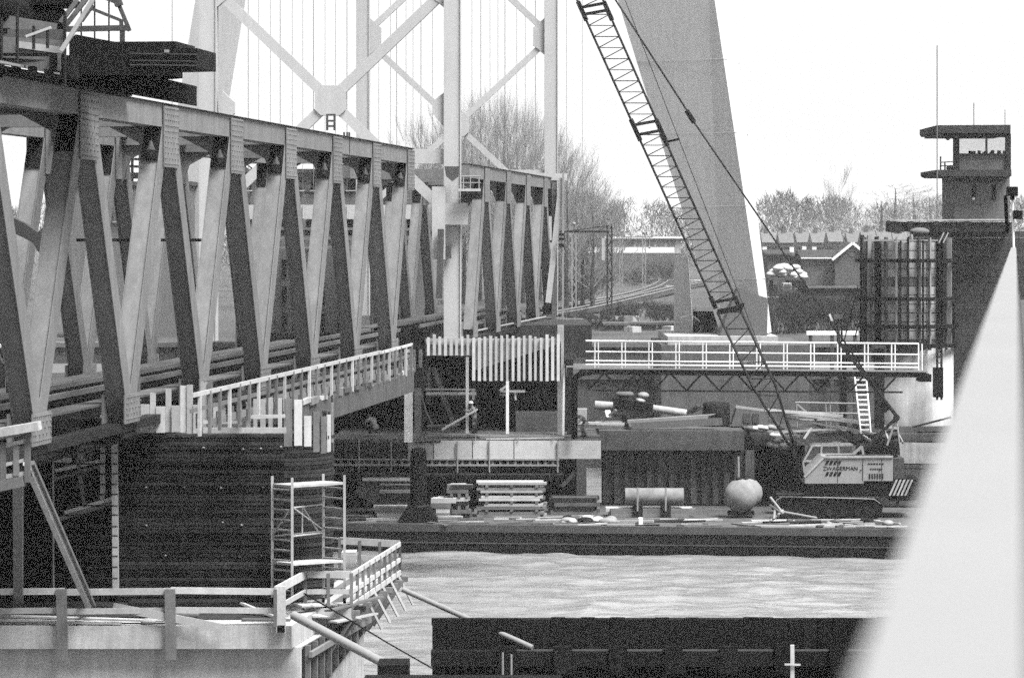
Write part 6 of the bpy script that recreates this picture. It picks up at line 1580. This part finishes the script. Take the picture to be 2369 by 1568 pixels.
box2(dcb, 'end_block', W(114, 126, 69), W(134, 163, 69) + V(0, 1, 0), 'black'); box2(dcb, 'end_post', W(133, 122, 68.9), W(138, 163, 68.9) + V(0, .3, 0), 'timber2'); box2(dcb, 'end_block', W(138, 128, 69.1), W(165, 180, 69.1) + V(0, 1.2, 0), 'black')
tp = thing('pipe_roll', 'two big black rolls lying on the scaffold at the top left corner', 'rolls', W(60, 30, 70))
tube(tp, 'roll', W(-40, 8, 69), W(70, 42, 71), .45, 'black'); tube(tp, 'roll', W(10, 22, 69.8), W(130, 50, 71.2), .38, 'black'); tube(tp, 'roll_band', W(54, 36, 70.6), W(62, 39, 70.75), .465, 'steel_mid')
prism(tp, 'bearer', [W(-20, 2, 70), W(160, -2, 70), W(150, 9, 70), W(-20, 14, 70)], UD * 1.5, 'black')
sfx = thing('deck_scaffold', 'pale and dark scaffold poles with boards above the top deck', 'scaffold', W(60, 120, 69.5))
for x, y0, y1 in ((3, 40, 180), (40, 20, 145), (78, 60, 115), (110, 66, 112), (150, 28, 200)): tube(sfx, 'standard', W(x, y0, 68.8), W(x, y1, 68.8), .04, 'steel_dark', 'cyl6')
for (a, b, wd_, m) in (((-20, 50), (130, 74), .4, 'plaster'), ((-20, 108), (150, 118), .5, 'plaster'), ((-20, 88), (150, 88), .4, 'stuffg'), ((0, 72), (78, 74), .14, 'black'), ((40, 103), (148, 118), .16, 'timber'), ((-20, 98), (60, 103), .14, 'timber2')):
    bar(sfx, 'board', W(a[0], a[1], 69.4), W(b[0], b[1], 69.6), .1, wd_, m, side=(0, 1, 0))
bar(sfx, 'brace', W(142, 118, 68.7), W(215, 0, 68.7), .12, .1, 'timber'); bar(sfx, 'brace', W(140, 52, 69), W(180, 0, 69), .14, .1, 'plaster'); bar(sfx, 'brace', W(150, 62, 69.3), W(200, -2, 69.3), .14, .1, 'plaster'); bar(sfx, 'brace', W(60, 85, 68.8), W(118, 64, 68.8), .08, .06, 'timber')
gf = thing('gantry_frame', 'grey triangular lattice gantry standing on the top deck against the sky', 'gantry', W(230, 95, 74))
for (a, b, wd_) in (((150, 68), (300, 65), .14), ((300, 72), (276, 14), .1), ((276, 14), (272, 2), .2), ((272, 6), (232, -10), .12), ((205, 18), (280, 48), .08), ((280, 46), (283, 95), .09), ((188, 50), (215, 12), .1)):
    bar(gf, 'member', W(a[0], a[1], 74), W(b[0], b[1], 74), wd_, wd_, 'steel_mid', side=(0, 1, 0))
for x in (188, 219, 252): tube(gf, 'tie_rod', W(x, -10, 74.1), W(x, 96, 74.1), .022, 'steel_dark', 'cyl6')
bar(gf, 'foot', W(283, 60, 74), W(283, 110, 74), .12, .12, 'steel_mid')
# scaffold frame and small fittings on the top chord further along
tf2 = thing('chord_ladder', 'small ladder frame standing on the top chord in the middle of the truss', 'ladder', T(112, -3, 20.3))
for x in (757, 774): tube(tf2, 'stile', W(x, 264, 113), W(x, 302, 113), .05, 'steel_mid', 'cyl6')
for y in (266, 280, 292): tube(tf2, 'rung', W(757, y, 113), W(774, y, 113), .04, 'steel_mid', 'cyl6')
tf3 = thing('chord_clamp', 'grey pipe clamp strapped over the top chord near its middle', 'clamp', T(114.5, .2, 20.3))
for x in (796, 803, 808): bar(tf3, 'post', W(x, 306, 113.5), W(x, 355, 113.5), .07, .1, 'steel_mid')
# lamps under the chord
for i, (n_, lab) in enumerate(((85.1, 'round lamp hanging under the chord at the second node'), (93.7, 'round lamp hanging under the chord at the third node'), (102.2, 'round lamp hanging under the chord at the fourth node'), (110.8, 'round lamp hanging under the chord at the fifth node'), (119.3, 'round lamp hanging under the chord at the sixth node'), (127.8, 'round lamp hanging under the chord at the last node'))):
    lm = thing('bridge_lamp', lab, 'lamp', T(n_ - 1.5, -.25, 18.9), 'lamps under the top chord'); q0 = T(n_ - 1.5, -.2, 18.92); lathe(lm, 'shade', q0, [(.13, 0), (.12, .06), (.06, .2), (.03, .3)], 'steel_mid', 12); tube(lm, 'stem', q0 + V(0, 0, .3), q0 + V(0, 0, .72), .03, 'steel_dark', 'cyl6'); ball(lm, 'bulb', q0 + V(0, 0, -.04), .07, 'plaster')
